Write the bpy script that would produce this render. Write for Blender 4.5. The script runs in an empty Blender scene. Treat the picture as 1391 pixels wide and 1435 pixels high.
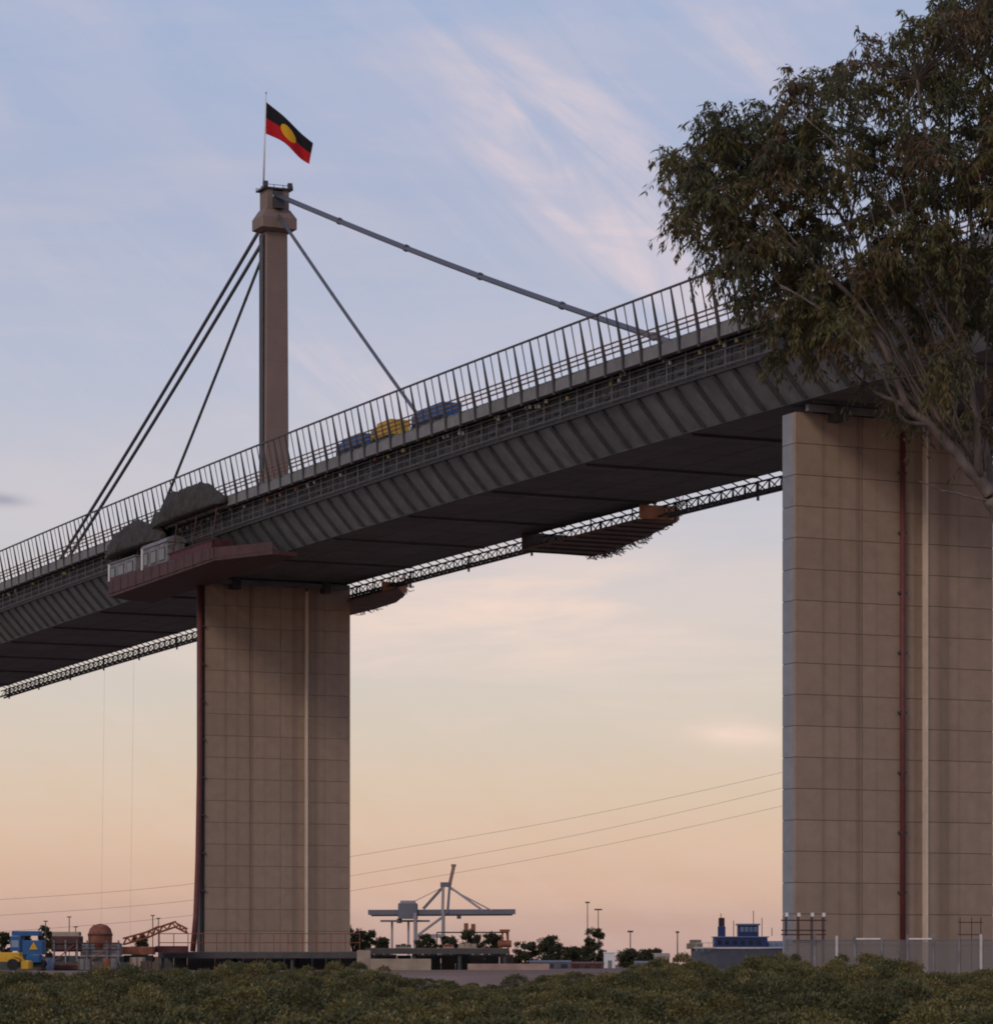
import bpy, math, random
from mathutils import Vector, Matrix, noise
R = math.radians
random.seed(7)
scene = bpy.context.scene
col = scene.collection

# ------------------------------------------------------------------ camera
F = 4615.7            # focal length in photograph pixels (1391 wide)
CX, HY = 695.5, 1352.0
CAM_Z = 3.0
cd = bpy.data.cameras.new('camera'); cam = bpy.data.objects.new('camera', cd); col.objects.link(cam)
cam.location = (0, 0, CAM_Z); cam.rotation_euler = (R(90), 0, 0)
cd.sensor_fit = 'HORIZONTAL'; cd.sensor_width = 36; cd.lens = 36 * F / 1391
cd.shift_y = (HY - 717.5) / 1391
cd.clip_start = .5; cd.clip_end = 30000
scene.camera = cam

# ------------------------------------------------------------------ sky
def lin(c):
    return tuple(((v / 255) / 12.92 if v / 255 <= .04045 else ((v / 255 + .055) / 1.055) ** 2.4) for v in c)
world = bpy.data.worlds.new('World'); scene.world = world; world.use_nodes = True
wn, wl = world.node_tree.nodes, world.node_tree.links
wn.clear()
def wmath(op, a, b=None, c=None, clamp=False):
    n = wn.new('ShaderNodeMath'); n.operation = op; n.use_clamp = clamp
    for i, v in enumerate((a, b, c)):
        if v is None: continue
        if isinstance(v, (int, float)): n.inputs[i].default_value = v
        else: wl.new(v, n.inputs[i])
    return n.outputs[0]
tc = wn.new('ShaderNodeTexCoord'); sep = wn.new('ShaderNodeSeparateXYZ'); wl.new(tc.outputs['Generated'], sep.inputs[0])
az = wmath('MULTIPLY', wmath('ARCTAN2', sep.outputs[0], sep.outputs[1]), 57.29578)
el = wmath('MULTIPLY', wmath('ARCSINE', sep.outputs[2]), 57.29578)
ramp = wn.new('ShaderNodeValToRGB')
wl.new(wmath('DIVIDE', wmath('ADD', el, 2.0), 42.0, clamp=True), ramp.inputs[0])
SKY = [(-2, (110, 92, 90)), (-.2, (176, 144, 138)), (.15, (186, 153, 146)), (.7, (194, 161, 149)), (1.3, (210, 174, 154)),
       (2.2, (218, 187, 164)), (3.2, (217, 195, 174)), (4.4, (211, 200, 188)), (5.8, (207, 200, 198)), (7.6, (196, 196, 207)),
       (10.3, (179, 187, 210)), (13, (167, 179, 208)), (16.3, (158, 177, 212)), (26, (126, 148, 192)), (40, (100, 126, 178))]
els = ramp.color_ramp.elements
for i, (e, c) in enumerate(SKY):
    t = (e + 2) / 42
    q = els[i] if i < 2 else els.new(t)
    q.position = t; q.color = lin(c) + (1,)
els[0].position = 0
def blob(a0, e0, ang, su, sv):
    c, s = math.cos(R(ang)), math.sin(R(ang))
    da, de = wmath('SUBTRACT', az, a0), wmath('SUBTRACT', el, e0)
    u = wmath('ADD', wmath('MULTIPLY', da, c / su), wmath('MULTIPLY', de, s / su))
    v = wmath('ADD', wmath('MULTIPLY', da, -s / sv), wmath('MULTIPLY', de, c / sv))
    return wmath('POWER', 2.71828, wmath('MULTIPLY', wmath('ADD', wmath('MULTIPLY', u, u), wmath('MULTIPLY', v, v)), -1.0))
def cloud_noise(sa, se, shear, scale, detail, lo, hi, seed, dist=.6):
    cmb = wn.new('ShaderNodeCombineXYZ')
    wl.new(wmath('ADD', wmath('MULTIPLY', az, sa), wmath('MULTIPLY', el, shear)), cmb.inputs[0])
    wl.new(wmath('MULTIPLY', el, se), cmb.inputs[1]); cmb.inputs[2].default_value = seed
    n = wn.new('ShaderNodeTexNoise'); n.inputs['Scale'].default_value = scale; n.inputs['Detail'].default_value = detail
    n.inputs['Roughness'].default_value = .58; n.inputs['Distortion'].default_value = dist
    wl.new(cmb.outputs[0], n.inputs['Vector'])
    m = wn.new('ShaderNodeMapRange'); m.interpolation_type = 'SMOOTHSTEP'
    m.inputs[1].default_value = lo; m.inputs[2].default_value = hi
    wl.new(n.outputs['Fac'], m.inputs[0]); return m.outputs[0]
wisp = cloud_noise(.30, .75, .34, .9, 6, .34, .66, 3.1, 1.1)
def streak_noise(ang, fu, fv, lo, hi, seed, dist):
    c, s = math.cos(R(ang)), math.sin(R(ang)); cmb = wn.new('ShaderNodeCombineXYZ')
    wl.new(wmath('ADD', wmath('MULTIPLY', az, c * fu), wmath('MULTIPLY', el, s * fu)), cmb.inputs[0])
    wl.new(wmath('ADD', wmath('MULTIPLY', az, -s * fv), wmath('MULTIPLY', el, c * fv)), cmb.inputs[1]); cmb.inputs[2].default_value = seed
    n = wn.new('ShaderNodeTexNoise'); n.inputs['Scale'].default_value = 1; n.inputs['Detail'].default_value = 7
    n.inputs['Roughness'].default_value = .6; n.inputs['Distortion'].default_value = dist; wl.new(cmb.outputs[0], n.inputs['Vector'])
    m = wn.new('ShaderNodeMapRange'); m.interpolation_type = 'SMOOTHSTEP'; m.inputs[1].default_value = lo; m.inputs[2].default_value = hi
    wl.new(n.outputs['Fac'], m.inputs[0]); return m.outputs[0]
fib = streak_noise(-40, .22, 1.15, .34, .70, 5.3, .7)
wisp = wmath('MULTIPLY', wmath('ADD', wmath('MULTIPLY', wisp, .6), .4), fib)
streak = cloud_noise(.18, 1.0, .05, .9, 5, .40, .74, 8.4, .5)
# thin high cloud everywhere, thicker where the wisps are
b_hi = wmath('ADD', wmath('ADD', blob(1.1, 14.0, -46, 2.2, 1.1), blob(2.4, 12.6, -40, 2.2, .75)), wmath('ADD', blob(-2.6, 10.0, -20, 1.3, .45), blob(4.2, 15.6, -40, 1.2, .5)))
b_hi = wmath('ADD', wmath('MULTIPLY', b_hi, 1.0), .16, clamp=True)
b_lo = wmath('ADD', wmath('ADD', blob(1.4, 5.9, 3, 5.0, .95), blob(4.2, 6.6, 12, 1.3, .35)), wmath('ADD', blob(4.2, 4.0, -3, .8, .2), blob(-.6, 6.3, 10, 1.6, .4)))
b_lo = wmath('ADD', wmath('MULTIPLY', b_lo, .95), .15, clamp=True)
def mixc(fac, c1, c2):
    n = wn.new('ShaderNodeMix'); n.data_type = 'RGBA'
    wl.new(fac, n.inputs[0])
    for s_, c in ((6, c1), (7, c2)):
        if isinstance(c, tuple): n.inputs[s_].default_value = c
        else: wl.new(c, n.inputs[s_])
    return n.outputs[2]
sky = mixc(wmath('MULTIPLY', wmath('MULTIPLY', wmath('ADD', wmath('MULTIPLY', wisp, .88), .12), b_hi), .95), ramp.outputs[0], lin((226, 208, 214)) + (1,))
sky = mixc(wmath('MULTIPLY', wmath('ADD', wmath('MULTIPLY', streak, .75), .25), wmath('MULTIPLY', b_lo, 1.0)), sky, lin((246, 217, 203)) + (1,))
sky = mixc(wmath('MULTIPLY', blob(-8.55, 7.95, -4, .42, .1), .75), sky, lin((150, 150, 172)) + (1,))
bg = wn.new('ShaderNodeBackground'); bg.inputs[1].default_value = .95; wl.new(sky, bg.inputs[0])
SUN_AZ, SUN_EL = -150.0, 31.0      # degrees clockwise from the view direction; soft evening light from behind the camera's left
nish = wn.new('ShaderNodeTexSky'); nish.sky_type = 'NISHITA'; nish.sun_disc = False
nish.sun_elevation = R(4); nish.sun_rotation = R(SUN_AZ)
bg2 = wn.new('ShaderNodeBackground'); bg2.inputs[1].default_value = .012; wl.new(nish.outputs[0], bg2.inputs[0])
add = wn.new('ShaderNodeAddShader'); wl.new(bg.outputs[0], add.inputs[0]); wl.new(bg2.outputs[0], add.inputs[1])
wo = wn.new('ShaderNodeOutputWorld'); wl.new(add.outputs[0], wo.inputs[0])

sl = bpy.data.lights.new('sun', 'SUN'); sun = bpy.data.objects.new('sun', sl); col.objects.link(sun)
sl.energy = .95; sl.angle = R(14); sl.color = (1, .82, .66)
sd = Vector((math.sin(R(SUN_AZ)) * math.cos(R(SUN_EL)), math.cos(R(SUN_AZ)) * math.cos(R(SUN_EL)), math.sin(R(SUN_EL))))
sun.rotation_euler = sd.to_track_quat('Z', 'Y').to_euler(); sun.location = (60, -60, 120)

scene.view_settings.view_transform = 'Standard'; scene.view_settings.look = 'None'
scene.view_settings.exposure = 0; scene.view_settings.gamma = 1; scene.view_settings.use_curve_mapping = False
scene.cycles.filter_width = 1.9
scene.cycles.max_bounces = 6

# ------------------------------------------------------------------ helpers
def px(x, y, d):
    """photograph pixel + distance in metres -> place in the world"""
    return Vector(((x - CX) * d / F, d, CAM_Z + (HY - y) * d / F))
MATS = {}
def mat(name, c, rough=.8, var=.18, scale=1.0, bump=.0, metal=0.0, stretch=(1, 1, 1), rnd=.0, stain=None, space='Object'):
    if name in MATS: return MATS[name]
    m = bpy.data.materials.new(name); m.use_nodes = True; MATS[name] = m
    nt = m.node_tree; N, L = nt.nodes, nt.links; b = N['Principled BSDF']
    b.inputs['Roughness'].default_value = rough; b.inputs['Metallic'].default_value = metal
    t = N.new('ShaderNodeTexCoord'); mp = N.new('ShaderNodeMapping'); mp.inputs['Scale'].default_value = stretch
    L.new(t.outputs[space], mp.inputs[0])
    oi = N.new('ShaderNodeObjectInfo')
    n = N.new('ShaderNodeTexNoise'); n.noise_dimensions = '4D'; n.inputs['Scale'].default_value = scale; n.inputs['Detail'].default_value = 6; n.inputs['Roughness'].default_value = .6
    L.new(mp.outputs[0], n.inputs['Vector'])
    w = N.new('ShaderNodeMath'); w.operation = 'MULTIPLY'; w.inputs[1].default_value = 37.0; L.new(oi.outputs['Random'], w.inputs[0]); L.new(w.outputs[0], n.inputs['W'])
    rp = N.new('ShaderNodeMapRange'); rp.inputs[1].default_value = .3; rp.inputs[2].default_value = .7; rp.inputs[3].default_value = 1 - var; rp.inputs[4].default_value = 1 + var
    L.new(n.outputs['Fac'], rp.inputs[0])
    rr = N.new('ShaderNodeMapRange'); rr.inputs[3].default_value = 1 - rnd; rr.inputs[4].default_value = 1 + rnd; L.new(oi.outputs['Random'], rr.inputs[0])
    mu = N.new('ShaderNodeMath'); mu.operation = 'MULTIPLY'; L.new(rp.outputs[0], mu.inputs[0]); L.new(rr.outputs[0], mu.inputs[1])
    vm = N.new('ShaderNodeVectorMath'); vm.operation = 'SCALE'; vm.inputs[0].default_value = c; L.new(mu.outputs[0], vm.inputs['Scale'])
    out = vm.outputs[0]
    if stain:
        sc_, scol, slo, shi, samt = stain
        mp2 = N.new('ShaderNodeMapping'); mp2.inputs['Scale'].default_value = sc_; L.new(t.outputs[space], mp2.inputs[0])
        n2 = N.new('ShaderNodeTexNoise'); n2.inputs['Scale'].default_value = 1; n2.inputs['Detail'].default_value = 5; L.new(mp2.outputs[0], n2.inputs['Vector'])
        r2 = N.new('ShaderNodeMapRange'); r2.interpolation_type = 'SMOOTHSTEP'; r2.inputs[1].default_value = slo; r2.inputs[2].default_value = shi; r2.inputs[4].default_value = samt
        L.new(n2.outputs['Fac'], r2.inputs[0])
        mx = N.new('ShaderNodeMix'); mx.data_type = 'RGBA'; L.new(r2.outputs[0], mx.inputs[0]); L.new(out, mx.inputs[6]); mx.inputs[7].default_value = scol + (1,)
        out = mx.outputs[2]
    L.new(out, b.inputs['Base Color'])
    if bump:
        bp = N.new('ShaderNodeBump'); bp.inputs['Strength'].default_value = bump; bp.inputs['Distance'].default_value = .05
        L.new(n.outputs['Fac'], bp.inputs['Height']); L.new(bp.outputs[0], b.inputs['Normal'])
    return m
def leaf_mat(name, trans=.15, rough=.65):
    """colour comes from a per-leaf attribute, a few leaves darker, browner or paler than others"""
    m = bpy.data.materials.new(name); m.use_nodes = True
    N, L = m.node_tree.nodes, m.node_tree.links; b = N['Principled BSDF']
    at = N.new('ShaderNodeAttribute'); at.attribute_name = 'leaf'
    L.new(at.outputs['Color'], b.inputs['Base Color']); b.inputs['Roughness'].default_value = rough; b.inputs['Specular IOR Level'].default_value = .22
    tr = N.new('ShaderNodeBsdfTranslucent'); L.new(at.outputs['Color'], tr.inputs[0])
    mx = N.new('ShaderNodeMixShader'); mx.inputs[0].default_value = trans
    L.new(b.outputs[0], mx.inputs[1]); L.new(tr.outputs[0], mx.inputs[2]); L.new(mx.outputs[0], N['Material Output'].inputs[0])
    return m

class MB:
    def __init__(s): s.v = []; s.f = []; s.m = []
    def add(s, vs, fs, mi=0):
        k = len(s.v); s.v += [tuple(q) for q in vs]; s.f += [tuple(k + i for i in f) for f in fs]; s.m += [mi] * len(fs); return s
    def box(s, x0, x1, y0, y1, z0, z1, mi=0):
        return s.add([(x0, y0, z0), (x1, y0, z0), (x1, y1, z0), (x0, y1, z0), (x0, y0, z1), (x1, y0, z1), (x1, y1, z1), (x0, y1, z1)],
                     [(0, 3, 2, 1), (4, 5, 6, 7), (0, 1, 5, 4), (1, 2, 6, 5), (2, 3, 7, 6), (3, 0, 4, 7)], mi)
    def cbox(s, x0, x1, y0, y1, z0, z1, b, mi=0):
        """box with chamfered vertical and top edges"""
        def ring(i, z): return [(x0 + i, y0 + b, z), (x0 + b, y0 + i, z), (x1 - b, y0 + i, z), (x1 - i, y0 + b, z), (x1 - i, y1 - b, z), (x1 - b, y1 - i, z), (x0 + b, y1 - i, z), (x0 + i, y1 - b, z)]
        return s.rings([ring(0, z0), ring(0, z1 - b), ring(b * .7, z1)], mi)
    def rings(s, rs, mi=0, cap=True):
        n = len(rs[0]); k = len(s.v)
        for r in rs: s.v += [tuple(q) for q in r]
        for j in range(len(rs) - 1):
            for i in range(n):
                s.f.append((k + j * n + i, k + j * n + (i + 1) % n, k + (j + 1) * n + (i + 1) % n, k + (j + 1) * n + i)); s.m.append(mi)
        if cap:
            s.f.append(tuple(k + i for i in reversed(range(n)))); s.m.append(mi)
            s.f.append(tuple(k + (len(rs) - 1) * n + i for i in range(n))); s.m.append(mi)
        return s
    def path(s, pts, rad, n=6, mi=0):
        pts = [Vector(p) for p in pts]
        if isinstance(rad, (int, float)): rad = [rad] * len(pts)
        rs = []; ref = None
        for i, p in enumerate(pts):
            t = (pts[min(i + 1, len(pts) - 1)] - pts[max(i - 1, 0)]).normalized()
            if ref is None: ref = Vector((0, 0, 1)) if abs(t.z) < .9 else Vector((1, 0, 0))
            u = t.cross(ref).normalized(); w = u.cross(t).normalized(); ref = w
            rs.append([p + (u * math.cos(2 * math.pi * j / n) + w * math.sin(2 * math.pi * j / n)) * rad[i] for j in range(n)])
        return s.rings(rs, mi)
    def tube(s, p, q, r, n=6, mi=0, r2=None): return s.path([p, q], [r, r if r2 is None else r2], n, mi)
    def lathe(s, prof, cx=0, cy=0, n=16, mi=0):
        return s.rings([[(cx + r * math.cos(2 * math.pi * j / n), cy + r * math.sin(2 * math.pi * j / n), z) for j in range(n)] for r, z in prof], mi)
    def mesh(s, name, mats, smooth=False):
        me = bpy.data.meshes.new(name); me.from_pydata(s.v, [], s.f)
        for m in (mats if isinstance(mats, (list, tuple)) else [mats]): me.materials.append(m)
        me.polygons.foreach_set('material_index', s.m)
        if smooth: me.polygons.foreach_set('use_smooth', [True] * len(s.f))
        me.update(); return me
    def build(s, name, mats, parent=None, smooth=False, loc=None, rot=None):
        return link(name, s.mesh(name, mats, smooth), parent, loc, rot)
def link(name, me, parent=None, loc=None, rot=None):
    o = bpy.data.objects.new(name, me); col.objects.link(o)
    if parent is not None: o.parent = parent
    if loc is not None: o.location = loc
    if rot is not None: o.rotation_euler = rot
    return o
def empty(name, loc=(0, 0, 0), rz=0):
    o = bpy.data.objects.new(name, None); col.objects.link(o); o.location = loc; o.rotation_euler = (0, 0, rz); o.empty_display_size = .5; return o
def tag(o, label=None, cat=None, group=None, kind=None):
    if label: o['label'] = label
    if cat: o['category'] = cat
    if group: o['group'] = group
    if kind: o['kind'] = kind
    return o
def loft(sect, ss, zf):
    """cross-section [(o, dz)...] swept along the bridge"""
    return MB().rings([[(o, s, zf(s) + dz) for o, dz in sect] for s in ss])

# ------------------------------------------------------------------ materials
M_CONC = mat('pier_concrete', (.325, .24, .182), .88, .10, .8, .15, rnd=.045, stain=((.7, .7, .035), (.13, .088, .066), .47, .76, .62))
M_CONC_LIT = mat('pier_lit_side_concrete', (.25, .265, .29), .88, .12, .8, .15, rnd=.05)  # paler, cooler colour paints the light falling on the nearer pier's narrow side
M_CORE = mat('joint_concrete', (.20, .15, .12), .9, .1, 1)
M_STEELG = mat('web_grey_paint', (.155, .168, .176), .65, .25, .6, .1, rnd=.12, stain=((.5, .5, .12), (.05, .045, .04), .52, .75, .55))
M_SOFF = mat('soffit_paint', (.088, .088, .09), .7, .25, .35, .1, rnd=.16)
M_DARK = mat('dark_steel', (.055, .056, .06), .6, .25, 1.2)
M_RAIL = mat('rail_steel', (.05, .047, .05), .55, .2, 2)
M_RUSTRAIL = mat('brown_rail', (.20, .115, .075), .6, .25, 2)
M_FASC = mat('parapet_concrete', (.18, .18, .178), .85, .2, .9, .1, rnd=.12, stain=((1.4, 1.4, .3), (.08, .07, .06), .5, .72, .6))
M_SCAF = mat('scaffold_tube', (.17, .165, .165), .5, .25, 2, metal=.3)
M_MESH = mat('debris_mesh', (.050, .050, .055), .9, .35, 2.5, rnd=.2)
M_TOWER = mat('tower_steel', (.20, .14, .115), .65, .10, .4, .05, stain=((.8, .8, .05), (.14, .10, .085), .55, .8, .5))
M_CABLE = mat('cable_steel', (.10, .105, .125), .5, .1, 1)
M_ROAD = mat('asphalt', (.05, .05, .052), .9, .2, 1)
M_PIPE = mat('red_pipe', (.125, .034, .032), .6, .25, 1.2)
M_PALE = mat('pale_conduit', (.66, .55, .45), .6, .12, 1)
M_RUST = mat('rusty_steel', (.23, .085, .05), .85, .4, 1.4, .3)
M_REDST = mat('red_oxide_steel', (.075, .034, .031), .75, .35, .9, .2)
M_TIMB = mat('orange_ply', (.55, .25, .13), .8, .25, 1.2)
M_TARP = mat('dark_tarpaulin', (.042, .038, .032), .9, .5, 1.0, .5)
M_CABIN = mat('cabin_grey', (.19, .185, .195), .8, .45, .9, .2)
M_GLASS = mat('dark_glass', (.02, .022, .026), .15, .1, 1)
M_WHITE = mat('white_paint', (.72, .71, .70), .6, .1, 1)
M_BLUE = mat('blue_paint', (.014, .095, .26), .6, .2, .8)
M_LBLUE = mat('pale_blue_paint', (.22, .28, .38), .5, .15, .8)
M_YEL = mat('yellow_paint', (.60, .34, .02), .6, .2, .8)
M_RUBBER = mat('rubber', (.02, .02, .02), .9, .2, 2)
M_ORANGE = mat('orange_boom_paint', (.26, .08, .04), .7, .3, 1)
M_TAN = mat('tan_concrete', (.33, .27, .21), .9, .25, .6, .2)
M_WOOD = mat('wharf_timber', (.13, .10, .08), .9, .3, .6, .2)
M_CRANE = mat('crane_grey', (.125, .128, .155), .6, .15, .1)
M_CRANEP = mat('crane_pale', (.28, .26, .28), .6, .15, .1)
M_BARK = mat('gum_bark', (.17, .135, .115), .85, .45, 7, .6, stretch=(1, 1, .35))
M_BARKD = mat('dark_twig', (.075, .055, .045), .9, .3, 6)
M_GROUND = mat('mud_ground', (.25, .18, .145), 1.0, .35, .12, .4); M_GROUND.node_tree.nodes['Principled BSDF'].inputs['Specular IOR Level'].default_value = 0
M_FARLEAF = leaf_mat('far_foliage', .1, .8)
M_GUM = leaf_mat('gum_leaf', .32, .55)
M_MANG = leaf_mat('mangrove_leaf', .12, .55)

# ------------------------------------------------------------------ ground
def build_ground():
    ys = [-400, 0, 60, 120, 170, 186, 200, 300, 500, 900, 1600, 4000, 12000, 26000]
    zs = [.2, .2, .25, .4, .7, 2.0, 2.3, 2.35, 2.35, 2.2, 2.2, 2.2, 2.2, 2.2]
    xs = [-12000, -3000, -700, -260, -120, -60, -20, 20, 60, 120, 260, 700, 3000, 12000]
    v = [(x, y, z + (random.uniform(-.08, .08) if 0 < y < 900 else 0)) for y, z in zip(ys, zs) for x in xs]
    n = len(xs)
    f = [(j * n + i, j * n + i + 1, (j + 1) * n + i + 1, (j + 1) * n + i) for j in range(len(ys) - 1) for i in range(n - 1)]
    mb = MB(); mb.add(v, f); tag(mb.build('ground', M_GROUND, smooth=True), 'muddy river bank ground under the mangroves and wharf', kind='structure')
build_ground()

# ------------------------------------------------------------------ bridge
TH = .430135
BX, BY = 32.668, 275.436
W = 18.88; HB = W / 2 + .2
S_TOWER = 144.0
S0, S1 = -56.0, 301.0
STEP = 3.5
def zs(s): return 47.3 + CAM_Z - 1.1 * ((s - 150) / 150) ** 2
def slope(s): return math.atan(-2.2 * (s - 150) / 150 ** 2)
bridge = empty('bridge', (BX, BY, 0), TH)
tag(bridge, 'long grey cable-stayed road bridge on tall concrete piers, crossing above the river bank', 'bridge')
SS = [S0 + STEP * i for i in range(int((S1 - S0) / STEP) + 1)]
def bw(o, s, z): # bridge frame -> world
    c, t = math.cos(TH), math.sin(TH)
    return Vector((BX + c * o - t * s, BY + t * o + c * s, z))

loft([(-13.9, 6.05), (13.9, 6.05), (13.9, 6.9), (-13.9, 6.9)], SS, zs).build('deck_slab', M_FASC, bridge)
loft([(-13.2, 6.904), (13.2, 6.904), (13.2, 6.93), (-13.2, 6.93)], SS, zs).build('road', M_ROAD, bridge)
loft([(-.5, 6.935), (.5, 6.935), (.35, 7.9), (-.35, 7.9)], SS, zs).build('median_barrier', M_FASC, bridge)
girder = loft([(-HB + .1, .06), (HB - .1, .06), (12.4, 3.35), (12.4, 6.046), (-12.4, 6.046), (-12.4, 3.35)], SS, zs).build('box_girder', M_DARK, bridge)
# soffit plates: four across, one every seven metres
PL = 7.0
pme = []
w4 = 2 * (HB - .15) / 4
for q in range(4):
    o0 = -HB + .15 + q * w4
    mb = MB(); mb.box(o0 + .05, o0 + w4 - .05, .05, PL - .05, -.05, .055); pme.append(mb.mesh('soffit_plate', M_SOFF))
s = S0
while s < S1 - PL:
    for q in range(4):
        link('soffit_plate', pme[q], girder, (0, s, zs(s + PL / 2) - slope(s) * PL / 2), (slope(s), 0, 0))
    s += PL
mb = MB()
for i in range(int((S1 - S0) / 21)):   # hung cross stiffeners under the soffit
    s = S0 + 10.5 + i * 21
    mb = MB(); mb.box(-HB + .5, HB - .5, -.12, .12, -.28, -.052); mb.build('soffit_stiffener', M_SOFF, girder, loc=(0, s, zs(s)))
# sloping web, one plate and one rib per bay
mb = MB()
n_ = Vector((-3.3, 0, -3.0)).normalized()
def webpt(t, s, out): return Vector((-HB - 3.0 * t, s, .02 + 3.32 * t)) + n_ * out
def webplate(t0, t1, s0, s1, o0, o1):
    vs = [webpt(t, s_, o_) for o_ in (o0, o1) for s_ in (s0, s1) for t in (t0, t1)]
    return MB().add(vs, [(0, 1, 3, 2), (4, 6, 7, 5), (0, 4, 5, 1), (2, 3, 7, 6), (0, 2, 6, 4), (1, 5, 7, 3)])
wpm = webplate(.0, 1.0, .12, STEP - .12, -.1, .06).mesh('web_plate', M_STEELG)
wrm = webplate(.04, 1.0, -.2, .2, -.1, .34).mesh('web_rib', M_DARK)
for s in SS[:-1]:
    sl_ = slope(s + STEP / 2)
    link('web_plate', wpm, bridge, (0, s, zs(s)), (sl_, 0, 0))
    link('web_rib', wrm, bridge, (0, s, zs(s)), (sl_, 0, 0))
loft([(-HB - .12, -.12), (-HB + .25, -.12), (-HB + .25, .1), (-HB - .12, .1)], SS, zs).build('bottom_flange', M_DARK, bridge)
loft([(-12.95, 3.2), (-12.42, 3.2), (-12.42, 3.5), (-12.95, 3.5)], SS, zs).build('web_shelf', M_DARK, bridge)
# parapet: a fascia panel per bay
parapet = loft([(-13.95, 5.8), (-13.3, 5.8), (-13.3, 7.0), (-13.95, 7.0)], SS, zs).build('parapet', M_FASC, bridge)
fpm = MB().box(-14.1, -13.955, .16, STEP - .16, 5.75, 6.75).mesh('fascia_panel', M_FASC)
for s in SS[:-1]:
    link('fascia_panel', fpm, parapet, (0, s, zs(s)), (slope(s + STEP / 2), 0, 0))
# outward-leaning safety railing
railing = loft([(-15.02, 10.92), (-14.84, 10.92), (-14.84, 11.08), (-15.02, 11.08)], SS, zs).build('railing', M_RAIL, bridge)
pm = MB(); pm.add([(-14.16, -.13, 5.5), (-13.98, -.13, 5.5), (-13.98, .13, 5.5), (-14.16, .13, 5.5), (-14.28, -.13, 6.9), (-14.0, -.13, 6.9), (-14.0, .13, 6.9), (-14.28, .13, 6.9),
    (-14.98, -.06, 10.95), (-14.86, -.06, 10.95), (-14.86, .06, 10.95), (-14.98, .06, 10.95)],
    [(0, 3, 2, 1), (0, 1, 5, 4), (1, 2, 6, 5), (2, 3, 7, 6), (3, 0, 4, 7), (4, 5, 9, 8), (5, 6, 10, 9), (6, 7, 11, 10), (7, 4, 8, 11), (8, 9, 10, 11)])
pm = pm.mesh('post', M_RAIL)
bm_ = MB().tube((-14.12, 0, 6.9), (-14.92, 0, 10.95), .055, 5).mesh('baluster', M_RAIL)
for s in SS:
    link('post', pm, railing, (0, s, zs(s)))
    link('baluster', bm_, railing, (0, s + STEP / 2, zs(s + STEP / 2)))
for dz, oo in ((7.45, -14.1), (7.85, -14.2), (8.25, -14.28)):
    loft([(oo - .06, dz - .06), (oo + .06, dz - .06), (oo + .06, dz + .06), (oo - .06, dz + .06)], SS, zs).build('lower_rail', M_RUSTRAIL, railing)
# far side: parapet and lower barrier
loft([(13.3, 5.8), (13.95, 5.8), (13.95, 7.0), (13.3, 7.0)], SS, zs).build('far_parapet', M_FASC, bridge)
frail = loft([(14.84, 10.92), (15.02, 10.92), (15.02, 11.08), (14.84, 11.08)], SS, zs).build('far_railing', M_RAIL, bridge)
fp2 = MB().tube((13.98, 0, 6.5), (14.92, 0, 10.95), .09, 5).mesh('post', M_RAIL)
for s in SS[::1]: link('post', fp2, frail, (0, s, zs(s)))
# hanging access scaffold with debris mesh on the upper web
scaf = MB()
for dz in (3.55, 4.25, 4.9, 5.5):
    for a_, b_ in zip(SS[:-1], SS[1:]): scaf.tube((-13.25, a_, zs(a_) + dz), (-13.25, b_, zs(b_) + dz), .055 if dz > 3.6 else .085, 4)
scaf = scaf.build('scaffold', M_SCAF, bridge)
stm = MB().tube((-13.25, 0, 3.4), (-13.25, 0, 5.9), .05, 5).mesh('standard', M_SCAF)
nets = []
for k in range(4):
    mb = MB(); random.seed(40 + k)
    mb.box(-12.9, -12.84, .1, STEP - .1, 3.55, 5.75)
    for j in range(7):
        z = random.uniform(3.7, 5.4); y = random.uniform(.2, STEP - 1.2); mb.box(-13.05, -12.9, y, y + random.uniform(.3, 1.1), z, z + random.uniform(.06, .3))
    nets.append(mb.mesh('mesh_panel', M_MESH))
fit_cols = [mat('fitting_cream', (.46, .43, .33), .6), mat('fitting_yellow', (.30, .24, .08), .6), mat('fitting_red', (.30, .10, .05), .6), mat('fitting_grey', (.27, .27, .28), .6)]
ftm = [MB().box(-13.5, -13.3, -.14, .14, 5.05, 5.38).mesh('fitting', c) for c in fit_cols]
random.seed(5)
for i, s in enumerate(SS[:-1]):
    link('standard', stm, scaf, (0, s + .4, zs(s)))
    link('mesh_panel', nets[random.randrange(4)], scaf, (0, s, zs(s)), (slope(s + STEP / 2), 0, 0))
    k = random.choice((0, 1, 3)) if s < 70 or s > 150 else random.choice((1, 2, 2, 3))
    for _ in range(random.choice((0, 1, 1, 2, 3))):
        f_ = link('fitting', ftm[random.choice((k, k, 3))], scaf, (0, s + random.uniform(.2, 3.2), zs(s) + random.uniform(-.2, .3)))
        q_ = random.uniform(.35, .95); f_.scale = (1, q_ * random.uniform(.6, 1.3), 1)
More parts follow.
